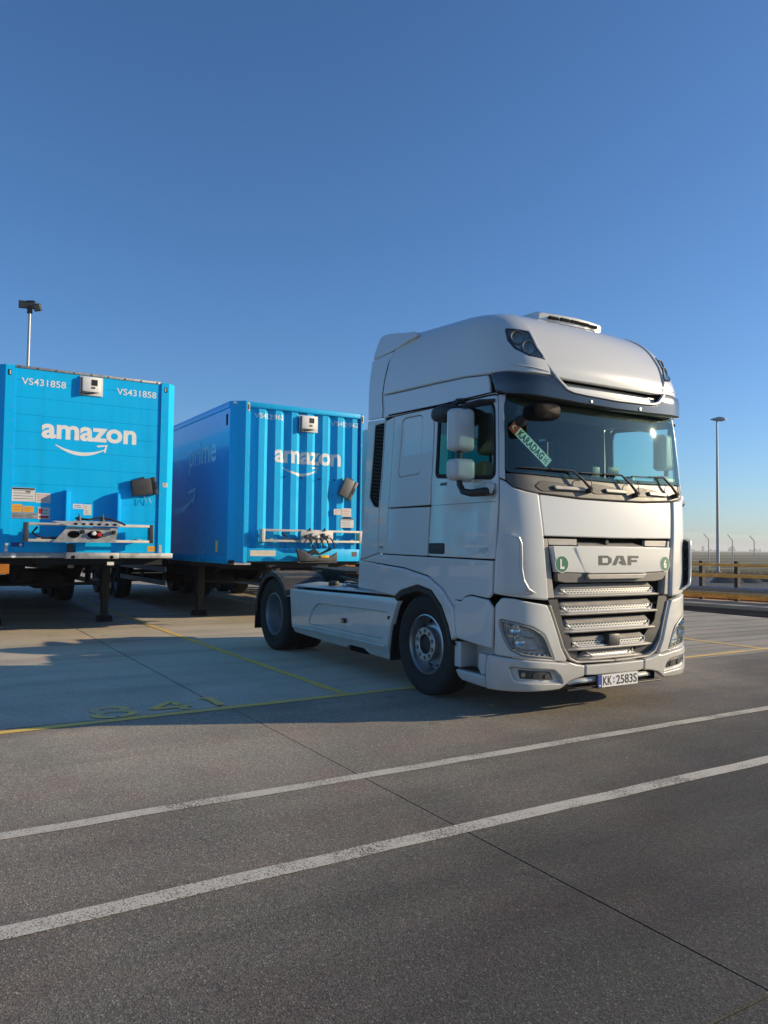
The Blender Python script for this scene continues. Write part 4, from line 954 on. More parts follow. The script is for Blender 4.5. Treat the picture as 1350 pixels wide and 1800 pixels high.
b = MB(); b.tube([U(-1.2, .95, 1.0), U(-1.6, .8, 1.05), U(-2.4, .6, 1.02), U(-3.1, .5, 1.05)], .02, 6); b.build('chassis_cable', 'black', truck, smooth=True)
b = MB(); b.tube([U(-.98, 1.05, 1.02), U(-1.5, 1.1, 1.0), U(-2.0, .95, .99)], .018, 6); b.build('chassis_cable', 'black', truck, smooth=True)
b = MB(); b.cyl(U(-2.35, 1.0, .97), U(-2.35, 1.0, 1.03), .07, None, 18); b.build('tank_cap', 'black', truck, bevel=.01)
b = MB(); b.cyl(U(-2.05, .98, .98), U(-2.05, .98, 1.015), .05, None, 18); b.build('tank_cap', 'alu', truck, bevel=.008)
# --- mirrors
def pillow(b, cu_, cv, cz, du, dv, dz, skew=0, ex=4., n=36, m=14):
    rings = []
    for i in range(m+1):
        a_ = -1+2*i/m; k = (1-abs(a_)**ex)**(1/ex); k = max(k, .02); ring = []
        for j in range(n):
            t = 2*math.pi*j/n; ct, st = math.cos(t), math.sin(t); q = (abs(ct)**ex+abs(st)**ex)**(-1/ex)
            ring.append(U(cu_+du*a_, cv+dv*k*q*ct, cz+dz*k*q*st+skew*k*q*ct))
        rings.append(ring)
    b.loft(rings)
for s in (1, -1):
    arm = [U(1.12, s*1.25, 1.985), U(1.10, s*1.33, 1.975), U(1.0, s*1.40, 1.965), U(.90, s*1.415, 1.985), U(.855, s*1.42, 2.05), U(.845, s*1.42, 2.20), U(.845, s*1.42, 2.40)]
    b = MB(); b.tube(arm, [.035, .04, .034, .03, .028, .026, .026], 10); ma = b.build('mirror_arm', 'black', truck, smooth=True)
    def housing(zc, hz, wv, tilt):
        q = MB(); q.hexa([U(.765, s*(1.40-wv), zc-hz), U(.765, s*(1.40+wv), zc-hz+tilt), U(.765, s*(1.40+wv), zc+hz-tilt*.4), U(.765, s*(1.40-wv), zc+hz),
            U(.925, s*(1.40-wv*.93), zc-hz*.94), U(.925, s*(1.40+wv*.93), zc-hz*.94+tilt), U(.925, s*(1.40+wv*.93), zc+hz*.94-tilt*.4), U(.925, s*(1.40-wv*.93), zc+hz*.94)])
        return q.build('mirror_housing', 'white2', ma, bevel=.045, seg=5, angle=60)
    housing(2.545, .205, .118, .012); housing(2.180, .112, .125, .022)
    b = MB(); b.ubox(.772, .765, s*1.30, s*1.50, 2.37, 2.72); b.build('mirror_glass', 'chrome', ma, bevel=.004)
    b = MB(); b.tube([U(1.10, s*1.22, 2.80), U(.98, s*1.30, 2.805), U(.90, s*1.40, 2.77), U(.88, s*1.41, 2.70)], .017, 8); b.build('mirror_stay', 'black', ma, smooth=True)
    panel('mirror_base', CAB, [(1.60,2.035),(1.285,2.06),(1.285,1.955),(1.52,1.965)], 'white2', truck, mirror=s < 0, off=lambda q, t: .02+.05*min(1, max(0, (1.60-abs(q))/.25)), gap=0, bev=.014, depth=.06, rad=.03, grid=.03)
    if s < 0: continue
    b = MB(); b.tube([U(.66, s*1.23, 2.86), U(.66, s*1.30, 2.85), U(.62, s*1.34, 2.80)], .03, 8); ks = b.build('kerb_mirror_stem', 'black', truck, smooth=True)
    b = MB(); pillow(b, .56, s*1.37, 2.742, .17, .10, .080, 0, 2.6); b.build('kerb_mirror', 'black', ks, smooth=True)
# front view mirror hanging from the visor on the passenger side
b = MB(); b.tube([on(CAB, .965, 2.612, .0), on(CAB, .975, 2.615, .06), on(CAB, .985, 2.625, .14), U(1.49, 1.10, 2.650)], [.052, .040, .032, .030], 10); fm = b.build('front_mirror_stem', 'black', truck, smooth=True)
b = MB(); pillow(b, 1.50, 1.03, 2.655, .085, .185, .078, -.015, 3.2); b.build('front_mirror', 'mirrorblack', fm, smooth=True)
# --- badges on the doors
fs = lambda o: (lambda x, y: U(x, 1.247+o, y))
letters('side_badge', fit(text_geo('XF', 1, .06), .905, 1.045, 1.437, 1.482), lambda x, y: U(x+(y-1.46)*.3, 1.250, y), 'alu', truck, (-1, 0, 0))
letters('side_badge', fit(text_geo('480', 1, .05), .30, .42, 2.078, 2.108), lambda x, y: U(x+(y-2.09)*.3, 1.248, y), 'badge', truck, (-1, 0, 0))
letters('small_print', fit(text_geo('SSC', 1, .02), -.83, -.74, 1.46, 1.485), lambda x, y: U(x, 1.2475, y), 'ink', truck, (-1, 0, 0))
# --- interior
b = MB(); pr = [(1.22, 2.10), (1.05, 2.16), (.80, 2.12), (.66, 1.95), (.60, 1.55), (.80, 1.20), (1.24, 1.20)]
b.loft([[U(u, v, z) for u, z in pr] for v in (1.12, -1.12)]); b.build('dashboard', 'trim', truck, bevel=.03)
for v in (.62, -.62):
    b = MB(); b.ubox(.35, -.15, v-.26, v+.26, 1.60, 1.78); b.hexa([U(-.10, v-.25, 1.75), U(-.10, v+.25, 1.75), U(-.24, v+.25, 1.75), U(-.24, v-.25, 1.75), U(-.20, v-.23, 2.30), U(-.20, v+.23, 2.30), U(-.32, v+.23, 2.30), U(-.32, v-.23, 2.30)]); b.ubox(-.20, -.32, v-.14, v+.14, 2.33, 2.55)
    b.build('driver_seat' if v < 0 else 'passenger_seat', 'seat', truck, bevel=.04)
b = MB(); c0 = Vector(U(.42, -.62, 2.02)); ax = Vector(U(-.55, 0, .75)).normalized(); a1 = ax.orthogonal().normalized(); b1 = ax.cross(a1)
b.tube([c0+(a1*math.cos(2*math.pi*i/24)+b1*math.sin(2*math.pi*i/24))*.225 for i in range(25)], .016, 8); st = b.build('steering_wheel', 'black', truck, smooth=True)
b = MB(); b.cyl(c0-ax*.25, c0, .05, .06, 10); 
for k in range(3): b.tube([c0, c0+(a1*math.cos(2.1*k)+b1*math.sin(2.1*k))*.22], .018, 6)
b.build('steering_column', 'black', st)
b = MB(); b.ubox(-.88, -.92, -1.15, 1.15, 1.14, 2.9); b.build('sleeper_wall', 'trim', truck)
b = MB(); b.ubox(1.15, -.9, -1.1, 1.1, 2.86, 2.90); b.build('headliner', 'trim', truck)
for v0, v1 in ((1.14, .72), (-.98, -1.14)):
    V = []; Fq = []; N = 24
    for i in range(N+1):
        v = v0+(v1-v0)*i/N; V += [U(-.34+.03*math.sin(i*1.9), v, 1.5), U(-.34+.03*math.sin(i*1.9), v, 2.85)]
    for i in range(N): Fq.append((2*i, 2*i+1, 2*i+3, 2*i+2))
    mesh_obj('curtain', V, Fq, 'curtain', truck, smooth=True)
b = MB(); b.hexa([U(1.07, -.95, 2.70), U(1.07, .95, 2.70), U(1.05, .95, 2.70), U(1.05, -.95, 2.70), U(1.13, -.95, 2.85), U(1.13, .95, 2.85), U(1.11, .95, 2.85), U(1.11, -.95, 2.85)]); b.build('inner_blind', 'dgrey', truck)
b = MB(); b.ubox(1.02, .99, -.09, -.20, 2.17, 2.30); b.build('dash_tablet', 'black', truck, bevel=.008)
b = MB(); b.tube([U(.95, -.42, 2.12), U(1.0, -.42, 2.22), U(1.02, -.40, 2.26)], .012, 6); ph = b.build('phone_holder', 'black', truck, smooth=True)
b = MB(); b.ubox(1.03, 1.015, -.30, -.46, 2.24, 2.31); b.build('phone', 'black', ph, bevel=.006)
b = MB(); b.cyl(U(1.06, -.58, 2.13), U(1.06, -.58, 2.22), .045, .05, 14); b.build('dash_cup', 'letter', truck, smooth=True)
# name sign behind the screen
k = [Vector(on(CAB, q, t, -.030)) for q, t in ((1.076,2.562),(1.014,2.622),(.663,2.291),(.732,2.208))]
ex = ((k[2]-k[1])+(k[3]-k[0])).normalized(); ey = ((k[1]-k[0])+(k[2]-k[3])); n_ = ex.cross(ey).normalized(); ey = n_.cross(ex).normalized()
L_ = ((k[2]-k[1]).length+(k[3]-k[0]).length)/2; Hh = .105; c0 = (k[0]+k[1])/2
if n_.y > 0: n_ = -n_
sm = lambda x, y, o: c0+ex*x+ey*y+n_*o
b = MB(); b.hexa([sm(0, -Hh/2, -.004), sm(L_, -Hh/2, -.004), sm(L_, Hh/2, -.004), sm(0, Hh/2, -.004), sm(0, -Hh/2, 0), sm(L_, -Hh/2, 0), sm(L_, Hh/2, 0), sm(0, Hh/2, 0)])
sg_ = b.build('name_sign', 'greenink', truck)
b = MB(); e = .006; b.hexa([sm(e, -Hh/2+e, 0), sm(L_-e, -Hh/2+e, 0), sm(L_-e, Hh/2-e, 0), sm(e, Hh/2-e, 0), sm(e, -Hh/2+e, .0015), sm(L_-e, -Hh/2+e, .0015), sm(L_-e, Hh/2-e, .0015), sm(e, Hh/2-e, .0015)]); b.build('sign_face', 'palegreen', sg_)
tw = tuple(n_)
letters('sign_flag', glyph([(e, -Hh/2+e), (.085, -Hh/2+e), (.085, Hh/2-e), (e, Hh/2-e)]), lambda x, y: tuple(sm(x, y, .0025)), 'red', sg_, tw)
cr_ = [(.042+.024*math.cos(t), .024*math.sin(t)) for t in np.linspace(.75, 2*math.pi-.75, 22)]+[(.050+.019*math.cos(t), .019*math.sin(t)) for t in np.linspace(2*math.pi-.95, .95, 20)]
letters('sign_crescent', glyph(*[[cr_[i], cr_[i+1], cr_[-2-i], cr_[-1-i]] for i in range(19)]), lambda x, y: tuple(sm(x, y, .0035)), 'letter', sg_, tw)
letters('sign_lettering', fit(text_geo('KARADAG', 1, .045, space=1.1), .102, L_-.085, -.038, .038), lambda x, y: tuple(sm(x, y, .0025)), 'greenink', sg_, tw)
em = [[(0,0),(.03,.035),(.012,.03)], [(0,0),(.03,-.035),(.012,-.03)], [(0,0),(.035,.012),(.02,.0)], [(0,0),(.035,-.012),(.02,0)], [(-.02,.02),(0,0),(-.015,.03)], [(-.02,-.02),(0,0),(-.015,-.03)], [(-.02,.006),(.01,0),(-.02,-.006)]]
letters('sign_emblem', glyph(*[[(L_-.05+x, y) for x, y in p] for p in em]), lambda x, y: tuple(sm(x, y, .0025)), 'greenink', sg_, tw)
# ================================================================== TRAILERS
def landing_leg(root, u, v, zt):
    b = MB(); b.ubox(u+.09, u-.09, v-.075, v+.075, .42, zt); lg = b.build('landing_leg', 'dark', root, bevel=.01)
    b = MB(); b.ubox(u+.065, u-.065, v-.055, v+.055, .06, .5); b.build('leg_inner', 'dark', lg)
    b = MB(); b.prism([(-.18, .0), (.18, .0), (.18, .03), (.10, .11), (-.10, .11), (-.18, .03)], lambda a_, z: U(u+a_, v-.12, z+.003), lambda a_, z: U(u+a_, v+.12, z+.003)); b.build('leg_foot', 'dark', lg)
def trailer_wheel(root, u, v, s):
    P = Vector(U(u, v, .5)); ax = Vector((-s, 0, 0))
    b = MB(); b.lathe(tyre_prof(.5, .36), P, ax, 40); w = b.build('wheel', 'tyre', root, smooth=True, angle=50)
    b = MB(); b.lathe([(.302,.12),(.29,.14),(.28,.12),(.265,.02),(.24,-.03),(.17,-.04),(.15,-.03),(.14,.08),(.08,.10),(.0005,.10)], P, ax, 36); b.build('rim', 'steel', w, smooth=True)
def chassis(root, uf, vl, vr, length, zf):
    """uf: front face; vl/vr right and left side (v), zf underside of the box"""
    vc = (vl+vr)/2
    for dv in (-.5, .5):
        b = MB(); b.prism([(uf-.25, zf-.02), (uf-length, zf-.02), (uf-length, zf-.32), (uf-3.4, zf-.46), (uf-2.9, zf-.20), (uf-.25, zf-.16)], lambda u, z: U(u, vc+dv-.05, z), lambda u, z: U(u, vc+dv+.05, z)); b.build('main_beam', 'dark', root)
    for i in range(9):
        u = uf-.6-i*(length-1)/8; b = MB(); b.ubox(u, u-.10, vl, vr, zf-.12, zf-.02); b.build('cross_bearer', 'dark', root)
    b = MB(); b.ubox(uf-.1, uf-1.8, vc-.62, vc+.62, zf-.09, zf-.02); b.build('coupling_plate', 'dark', root)
    b = MB(); b.cyl(U(uf-1.0, vc, zf-.18), U(uf-1.0, vc, zf-.05), .045, None, 14); b.build('king_pin', 'galv', root)
    for v in (vl+.0-.42 if vl > vr else vl+.42, vr+.42 if vl > vr else vr-.42): landing_leg(root, uf-2.95, v, zf-.05)
    b = MB(); b.cyl(U(uf-2.95, vl-.4, .72), U(uf-2.95, vr+.4, .72), .03, None, 8); b.build('leg_shaft', 'dark', root)
    for k in range(3):
        u = uf-length+2.0+k*1.31
        b = MB(); b.cyl(U(u, vl, .5), U(u, vr, .5), .065, None, 10); b.build('axle', 'dark', root)
        for v, s in ((vl-.19, 1), (vr+.19, -1)): trailer_wheel(root, u, v, s)
        for v in (vl-.2, vr+.2):
            rings = []
            for i in range(9):
                t = math.radians(20+i*17.5); rings.append([U(u+.56*math.cos(t), v+.2, .5+.56*math.sin(t)), U(u+.56*math.cos(t), v-.2, .5+.56*math.sin(t)), U(u+.545*math.cos(t), v-.2, .5+.545*math.sin(t)), U(u+.545*math.cos(t), v+.2, .5+.545*math.sin(t))])
            b = MB(); b.loft(rings); b.build('mudguard', 'black', root, smooth=True)
    for v, s in ((vl-.06, 1), (vr+.06, -1)):
        for z in (.62, .92):
            b = MB(); b.ubox(uf-4.2, uf-length+4.9, v-.015, v+.015, z-.06, z+.05); b.build('side_guard', 'galv', root)
        for u in (uf-4.5, uf-6.4, uf-8.0):
            b = MB(); b.ubox(u, u-.06, v-.03, v-.09*s, .58, zf-.05); b.build('guard_post', 'dark', root)
    b = MB(); b.ubox(uf-4.6, uf-6.6, vc-.45, vc+.1, .55, zf-.35); b.build('pallet_box', 'dark', root, bevel=.02)
    b = MB(); b.cyl(U(uf-3.9, vc+.35, .80), U(uf-5.2, vc+.35, .80), .17, None, 16); b.build('air_tank', 'dark', root, smooth=True)
    b = MB(); b.ubox(uf-length+.1, uf-length, vl, vr, .5, .62); b.build('underrun_bar', 'dark', root)
# ---- the trailer with the smooth planked front
V0, V1, UF1, ZB1, ZT1 = 4.79, 2.07, -5.87, 1.25, 4.05
t1 = thing('box_trailer', 'blue box trailer with smooth planked front wall and a single white word', 'trailer', U(UF1, (V0+V1)/2, 0), 'blue trailers parked in the bays')
LEN = 13.6
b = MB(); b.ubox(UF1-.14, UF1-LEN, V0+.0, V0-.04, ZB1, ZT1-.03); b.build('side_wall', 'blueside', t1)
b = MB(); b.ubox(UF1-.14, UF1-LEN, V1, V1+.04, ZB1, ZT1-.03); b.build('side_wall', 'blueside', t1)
b = MB(); b.ubox(UF1-.10, UF1-LEN, V0-.04, V1+.04, ZT1-.06, ZT1-.02); b.build('roof_sheet', 'paper', t1)
b = MB(); b.ubox(UF1-.10, UF1-LEN, V0-.01, V1+.01, ZB1-.02, ZB1+.04); b.build('floor', 'dark', t1)
b = MB(); b.ubox(UF1-LEN+.04, UF1-LEN, V0-.04, V1+.04, ZB1, ZT1-.06); b.build('rear_door', 'blue', t1)
zz = [1.335, 1.572, 1.82, 2.075, 2.332, 2.588, 2.84, 3.095, 3.345, 3.60, 3.845, 4.02]
for i in range(len(zz)-1):
    b = MB(); b.ubox(UF1+(.0 if i % 2 else .0006), UF1-.05, 4.432, 2.318, zz[i]+.0016, zz[i+1]-.0016); b.build('front_board', 'blue', t1)
b = MB(); b.ubox(UF1-.008, UF1-.049, 4.44, 2.31, 1.33, 4.02); b.build('front_backing', 'blue', t1)
for (vo, vi_, s) in ((4.79, 4.436, 1), (2.075, 2.314, -1)):
    # corner post with a chamfered outer face
    ch = .23 if s > 0 else .12
    pf = [(UF1+.022, vi_), (UF1+.022, vo-s*ch), (UF1-(.17 if s > 0 else .10), vo), (UF1-.20, vo), (UF1-.20, vi_)]
    b = MB(); b.prism(pf, lambda u, v: U(u, v, ZB1), lambda u, v: U(u, v, ZT1)); po = b.build('corner_post', 'blue', t1)
    for i in range(13):
        z = 1.45+i*.2; b = MB(); b.cyl(U(UF1+.022, vi_+s*.018, z), U(UF1+.025, vi_+s*.018, z), .007, None, 8); b.build('rivet', 'galv', po)
    for z in (ZT1-.10,):
        b = MB(); b.ubox(UF1+.026, UF1+.02, vi_+s*.05, vi_+s*.09, z-.05, z+.03); b.build('lashing_slot', 'gap', po)
        b = MB(); b.ubox(UF1+.028, UF1+.022, vi_+s*.055, vi_+s*.072, z-.04, z+.02); b.build('slot_plate', 'cream', po)
    for z, dv in ((1.30, .04), (1.30, .10)):
        b = MB(); b.cyl(U(UF1+.022, vi_+s*dv, z), U(UF1+.026, vi_+s*dv, z), .017, None, 12); b.build('drain_hole', 'gap', po)
    b = MB(); b.ubox(UF1+.026, UF1+.021, vi_+s*.02, vi_+s*.06, 1.34, 1.46); b.build('lashing_plate', 'cream', po)
b = MB(); b.ubox(UF1+.012, UF1-.06, 4.430, 2.320, 4.022, 4.062); tr_ = b.build('top_rail', 'galv', t1, bevel=.006)
for i in range(9):
    v = 4.38-i*.25; b = MB(); b.cyl(U(UF1+.012, v, 4.04), U(UF1+.018, v, 4.04), .012, None, 8); b.build('rail_bolt', 'dgrey', tr_)
b = MB(); b.ubox(UF1+.03, UF1-.10, 4.55, 2.075, 1.25, 1.330); b.build('bottom_sill', 'galv', t1, bevel=.008)
TW = (0, -1, 0)
def fm1(u): return lambda x, y: U(u, -x, y)
E1 = UF1+.0025
letters('number_lettering', fit(text_geo('VS431858', 1, .008), -4.345, -3.738, 3.788, 3.888), fm1(E1), 'letter', t1, TW)
letters('number_lettering', fit(text_geo('VS431858', 1, .008), -2.998, -2.390, 3.788, 3.888), fm1(E1), 'letter', t1, TW)
letters('brand_lettering', fit(text_geo('amazon', 1, .032, space=1.0), -4.055, -2.685, 3.02, 3.238), fm1(E1), 'letter', t1, TW)
sv, sf = smile_geo(); sv = [(-3.86+x*.76, 2.835+y*.78) for x, y in sv]
letters('brand_arrow', (sv, sf), fm1(E1+.0004), 'letter', t1, TW)
def unit_box(root, v0, v1, z0, z1, uf, sw):
    b = MB(); b.ubox(uf+.02, uf, v0, v1, z0, z1); ub = b.build('reefer_controller', 'paper', root, bevel=.006)
    w = v0-v1; b = MB(); b.ubox(uf+.065, uf+.02, v0-.08*w, v1+.14*w, z0+.05, z1-.01); b.build('controller_case', 'letter', ub, bevel=.015)
    b = MB(); b.ubox(uf+.069, uf+.065, v0-.48*w, v1+.26*w, z1-.14, z1-.05); b.build('controller_screen', 'ink', ub)
    b = MB(); b.ubox(uf+.069, uf+.065, v0-.48*w, v1+.36*w, z0+.10, z0+.13); b.build('controller_label', 'grey', ub)
    b = MB(); b.tube([U(uf+.03, v0-.02*w, z0+.03), U(uf+.05, v0-.3*w, z0+.02), U(uf+.04, v0-.6*w, z0+.04)], .01, 6); b.build('controller_cable', 'black', ub)
    b = MB(); b.ubox(uf+.06, uf+.02, v0-.05*w, v0-.12*w, z0-.01, z1-.03); b.build('controller_hinge', 'dgrey', ub)
unit_box(t1, 3.545, 3.212, 3.72, 4.010, UF1+.002, 0)
# stickers
def sticker(root, v0, v1, z0, z1, u, m, rows=0, bar=None):
    b = MB(); b.ubox(u+.001, u, v0, v1, z0, z1); s_ = b.build('sticker', m, root)
    for k in range(rows):
        z = z1-(z1-z0)*(k+1)/(rows+1.)
        b = MB(); b.ubox(u+.0016, u+.001, v0-.02, v1+.02+random.uniform(0, .06), z-.004, z+.003); b.build('print_line', 'dgrey' if bar is None else bar, s_)
    return s_
E2 = UF1+.0018
s_ = sticker(t1, 4.425, 4.115, 2.072, 2.272, E2, 'paper', 4)
b = MB(); b.ubox(E2+.002, E2+.001, 4.42, 4.12, 2.245, 2.268); b.build('print_header', 'ink', s_)
b = MB(); b.ubox(E2+.002, E2+.001, 4.24, 4.18, 2.205, 2.222); b.build('print_mark', 'ink', s_)
sticker(t1, 4.108, 3.903, 2.062, 2.205, E2, 'paper', 4, 'red')
sticker(t1, 4.42, 4.28, 1.915, 2.030, E2, 'orangepaper', 2, 'amber2'); sticker(t1, 4.275, 4.125, 1.915, 2.005, E2, 'orangepaper', 2, 'amber2')
sticker(t1, 4.42, 4.075, 1.825, 1.908, E2, 'galv', 3); s_ = sticker(t1, 4.07, 3.905, 1.82, 1.995, E2, 'paper', 3)
b = MB(); b.ubox(E2+.002, E2+.001, 4.06, 4.01, 1.90, 1.98); b.ubox(E2+.002, E2+.001, 4.05, 3.92, 1.835, 1.87); b.build('print_mark', 'red', s_)
s_ = sticker(t1, 3.59, 3.44, 1.99, 2.065, E2, 'paper', 2, 'plateblue'); sticker(t1, 3.437, 3.322, 1.90, 2.060, E2, 'paper', 4)
s_ = sticker(t1, 4.41, 4.24, 1.41, 1.475, E2, 'plateblue'); letters('print_mark', glyph(disc(-4.285, 1.44, .022)), fm1(E2+.0022), 'letter', s_, TW)
sticker(t1, 2.47, 2.34, 1.355, 1.44, E2, 'orangepaper', 1, 'amber2')
sticker(t1, 2.26, 2.18, 2.38, 2.45, UF1+.0235, 'paper', 4)
b = MB(); b.cyl(U(UF1+.03, 4.38, 1.285), U(UF1+.034, 4.38, 1.285), .035, None, 16); b.build('round_plate', 'letter', t1)
# hanging document box
def doc_box(root, vc, zc, uf, w, h, ang, m):
    ca, sa = math.cos(ang), math.sin(ang); R2 = lambda a_, c: (vc+a_*ca-c*sa, zc+a_*sa+c*ca)
    def bx(a0, a1, c0, c1, u0, u1):
        p = [R2(a0, c0), R2(a1, c0), R2(a1, c1), R2(a0, c1)]; q = MB(); q.hexa([U(u0, *p_) for p_ in p]+[U(u1, *p_) for p_ in p]); return q
    d_ = bx(-w/2, w/2, -h/2, h/2, uf+.012, uf+.088).build('document_box', m, root, bevel=.012)
    bx(-w/2-.015, -w/2+.05, -h/2-.012, h/2+.012, uf+.010, uf+.098).build('box_lid', m, d_, bevel=.01)
    bx(-.03, .03, h/2, h/2+.03, uf+.02, uf+.06).build('box_latch', 'black', d_)
    bx(-w/2-.01, -w/2+.02, -.06, .06, uf+.096, uf+.106).build('box_latch', 'black', d_)
doc_box(t1, 2.565, 2.365, UF1, .37, .255, math.radians(-9), 'dgrey')
b = MB(); b.tube([U(UF1+.06, 2.55, 2.22), U(UF1+.07, 2.52, 2.12), U(UF1+.06, 2.48, 2.20), U(UF1+.05, 2.44, 2.11), U(UF1+.05, 2.43, 2.20)], .004, 5); b.build('box_wire', 'galv', t1)
# two upright fins that carry the hose frame
for v in (3.70, 2.96):
    b = MB(); b.prism([(UF1+.002, 1.58), (UF1+.145, 1.70), (UF1+.145, 2.225), (UF1+.09, 2.262), (UF1+.002, 2.262)], lambda u, z: U(u, v+.004, z), lambda u, z: U(u, v-.004, z)); fi = b.build('fin_bracket', 'blue', t1)
    b = MB(); b.ubox(UF1+.008, UF1+.002, v, v-.075, 1.58, 2.245); b.build('fin_flange', 'blue', fi, bevel=.002)
    b = MB(); b.ubox(UF1+.150, UF1+.142, v+.012, v-.012, 1.70, 2.225); b.build('fin_edge', 'blue', fi, bevel=.002)
def hose_frame(root, uf, va, vb_, z0, z1, p0, p1, style):
    """sliding rail frame with end brackets between va and vb_, bracket plate between p0 and p1"""
    b = MB(); b.ubox(uf+.03, uf, va, vb_, z1-.022, z1+.018); fr_ = b.build('hose_rail', 'cream', root, bevel=.005)
    b = MB(); b.ubox(uf+.03, uf, va, vb_, z0-.018, z0+.022); b.build('hose_rail', 'cream', root, bevel=.005)
    for v, s in ((va, -1), (vb_, 1)):
        b = MB(); b.ubox(uf+.032, uf-.10, v, v+s*.06, z0-.02, z1+.02); b.build('rail_end', 'dgrey' if style == 1 else 'cream', root, bevel=.004)
    for v in (va-.2, vb_+.2):
        b = MB(); b.ubox(uf, uf-.25, v-.03, v+.03, z0-.0, z0+.04); b.build('rail_stay', 'galv', root)
UR = UF1+.26
hose_frame(t1, UR, 4.28, 2.455, 1.505, 1.745, 0, 0, 1)
pl_ = [(3.90, 1.482), (3.02, 1.490), (3.00, 1.70), (3.70, 1.715)]
b = MB(); b.prism(pl_, lambda v, z: U(UR+.06, v, z), lambda v, z: U(UR+.045, v, z)); hb = b.build('hose_bracket', 'galv', t1)
b = MB(); b.prism([(3.93, 1.79), (3.00, 1.79), (2.98, 1.725), (3.72, 1.725)], lambda v, z: U(UR+.13-.2*(z-1.73), v, z), lambda v, z: U(UR+.115-.2*(z-1.73), v, z)); b.build('bracket_top', 'galv', hb)
b = MB(); b.ubox(UR+.11, UR, 3.64, 3.06, 1.79, 1.80); b.build('bracket_shelf', 'galv', hb)
def holeblob(root, u, v, z, rv, rz, m='gap'):
    letters('bracket_hole', glyph([(-v+rv*math.cos(t), z+rz*math.sin(t)) for t in np.linspace(0, 2*math.pi, 20)[:-1]]), lambda x, y: U(u, -x, y), m, root, TW)
holeblob(hb, UR+.062, 3.62, 1.60, .085, .055); holeblob(hb, UR+.062, 3.32, 1.60, .11, .062)
def coupling(root, u, v, z, m, r=.035):
    b = MB(); b.lathe([(.0005, .07), (r*.7, .07), (r, .055), (r, .0)], Vector(U(u, v, z)), Vector((0, -1, 0)), 14); return b.build('air_coupling', m, root, smooth=True)
coupling(hb, UR+.06, 3.345, 1.62, 'letter', .033); coupling(hb, UR+.06, 3.27, 1.60, 'red', .033); coupling(hb, UR+.06, 3.06, 1.64, 'black', .03); coupling(hb, UR+.06, 3.50, 1.64, 'black', .03)
for v in (3.55, 3.22): 
    b = MB(); b.cyl(U(UR+.06, v, 1.80), U(UR+.06, v, 1.86), .035, .03, 12); b.cyl(U(UR+.06, v, 1.86), U(UR+.06, v, 1.905), .012, None, 8); b.build('air_valve', 'dgrey', hb, smooth=True)
b = MB(); b.tube([U(UR+.04, 3.60, 1.84), U(UR+.10, 3.42, 1.82), U(UR+.06, 3.30, 1.85), U(UR+.09, 3.12, 1.84), U(UR+.12, 2.95, 1.78), U(UR+.10, 2.90, 1.755)], .016, 6); b.build('air_hose', 'black', hb, smooth=True)
for i in range(6):
    v = 3.62-.11*i; b = MB(); b.ubox(UR+.135, UR+.12, v, v-.035, 1.742, 1.77); b.build('bracket_slot', 'gap', hb)
b = MB(); b.tube([U(UR-.02, 4.10, 1.70), U(UR-.06, 4.16, 1.62), U(UR-.02, 4.05, 1.54), U(UR+.0, 3.80, 1.55), U(UR, 3.72, 1.60)], .018, 6); b.build('air_hose', 'black', t1, smooth=True)
b = MB(); b.ubox(UR-.06, UF1+.03, 3.70, 2.945, 1.242, 1.335); lb_ = b.build('front_step', 'galv', t1, bevel=.012)
for v in (3.60, 3.05):
    holeblob(lb_, UR-.058, v, 1.268, .03, .025)
b = MB(); b.ubox(UF1+.12, UF1+.03, 3.55, 3.05, 1.335, 1.50); b.build('frame_support', 'blue', t1)
b = MB(); b.ubox(UF1+.10, UF1+.03, 3.66, 3.58, 1.335, 1.47); b.build('frame_clip', 'dgrey', t1)
b = MB(); b.ubox(UF1-.05, UF1-.09, 4.55, 4.42, 1.02, 1.16); b.build('side_reflector', 'amber2', t1)
b = MB(); b.ubox(UF1-.05, UF1-.06, 3.06, 2.96, 1.14, 1.19); b.build('white_marker', 'letter', t1)
chassis(t1, UF1, V0, V1, LEN, ZB1)
# its neighbour one bay further left stands outside the frame and shows as a reflection in the cab side
t4 = copy_tree(t1, U(UF1-.25, (V0+V1)/2+3.72, 0)); t4['label'] = 'blue trailer beyond the left picture edge, seen only as a reflection in the cab side'
# ---- the trailer with the corrugated front
C0, C1, UF2, ZB2, ZT2 = .93, -1.70, -6.30, 1.17, 4.01
t2 = thing('box_trailer', 'blue box trailer with corrugated front wall and a long side, behind the truck', 'trailer', U(UF2, (C0+C1)/2, 0), 'blue trailers parked in the bays')
for v0, v1 in ((C0, C0-.04), (C1+.04, C1)):
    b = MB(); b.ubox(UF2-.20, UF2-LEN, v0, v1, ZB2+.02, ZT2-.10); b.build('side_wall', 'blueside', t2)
    b = MB(); b.ubox(UF2-.20, UF2-LEN, v0+.012 if v0 > 0 else v0-.0, v1 if v0 > 0 else v1-.012, ZT2-.12, ZT2); b.build('roof_rail', 'blueside', t2, bevel=.01)
    b = MB(); b.ubox(UF2-.20, UF2-LEN, v0+.008 if v0 > 0 else v0, v1 if v0 > 0 else v1-.008, ZB2-.03, ZB2+.10); b.build('floor_rail', 'blueside', t2, bevel=.008)
b = MB(); b.ubox(UF2-.10, UF2-LEN, C0-.04, C1+.04, ZT2-.06, ZT2-.02); b.build('roof_sheet', 'paper', t2)
b = MB(); b.ubox(UF2-.10, UF2-LEN, C0-.01, C1+.01, ZB2-.02, ZB2+.04); b.build('floor', 'dark', t2)
b = MB(); b.ubox(UF2-LEN+.04, UF2-LEN, C0-.04, C1+.04, ZB2, ZT2-.06); b.build('rear_door', 'blue2', t2)
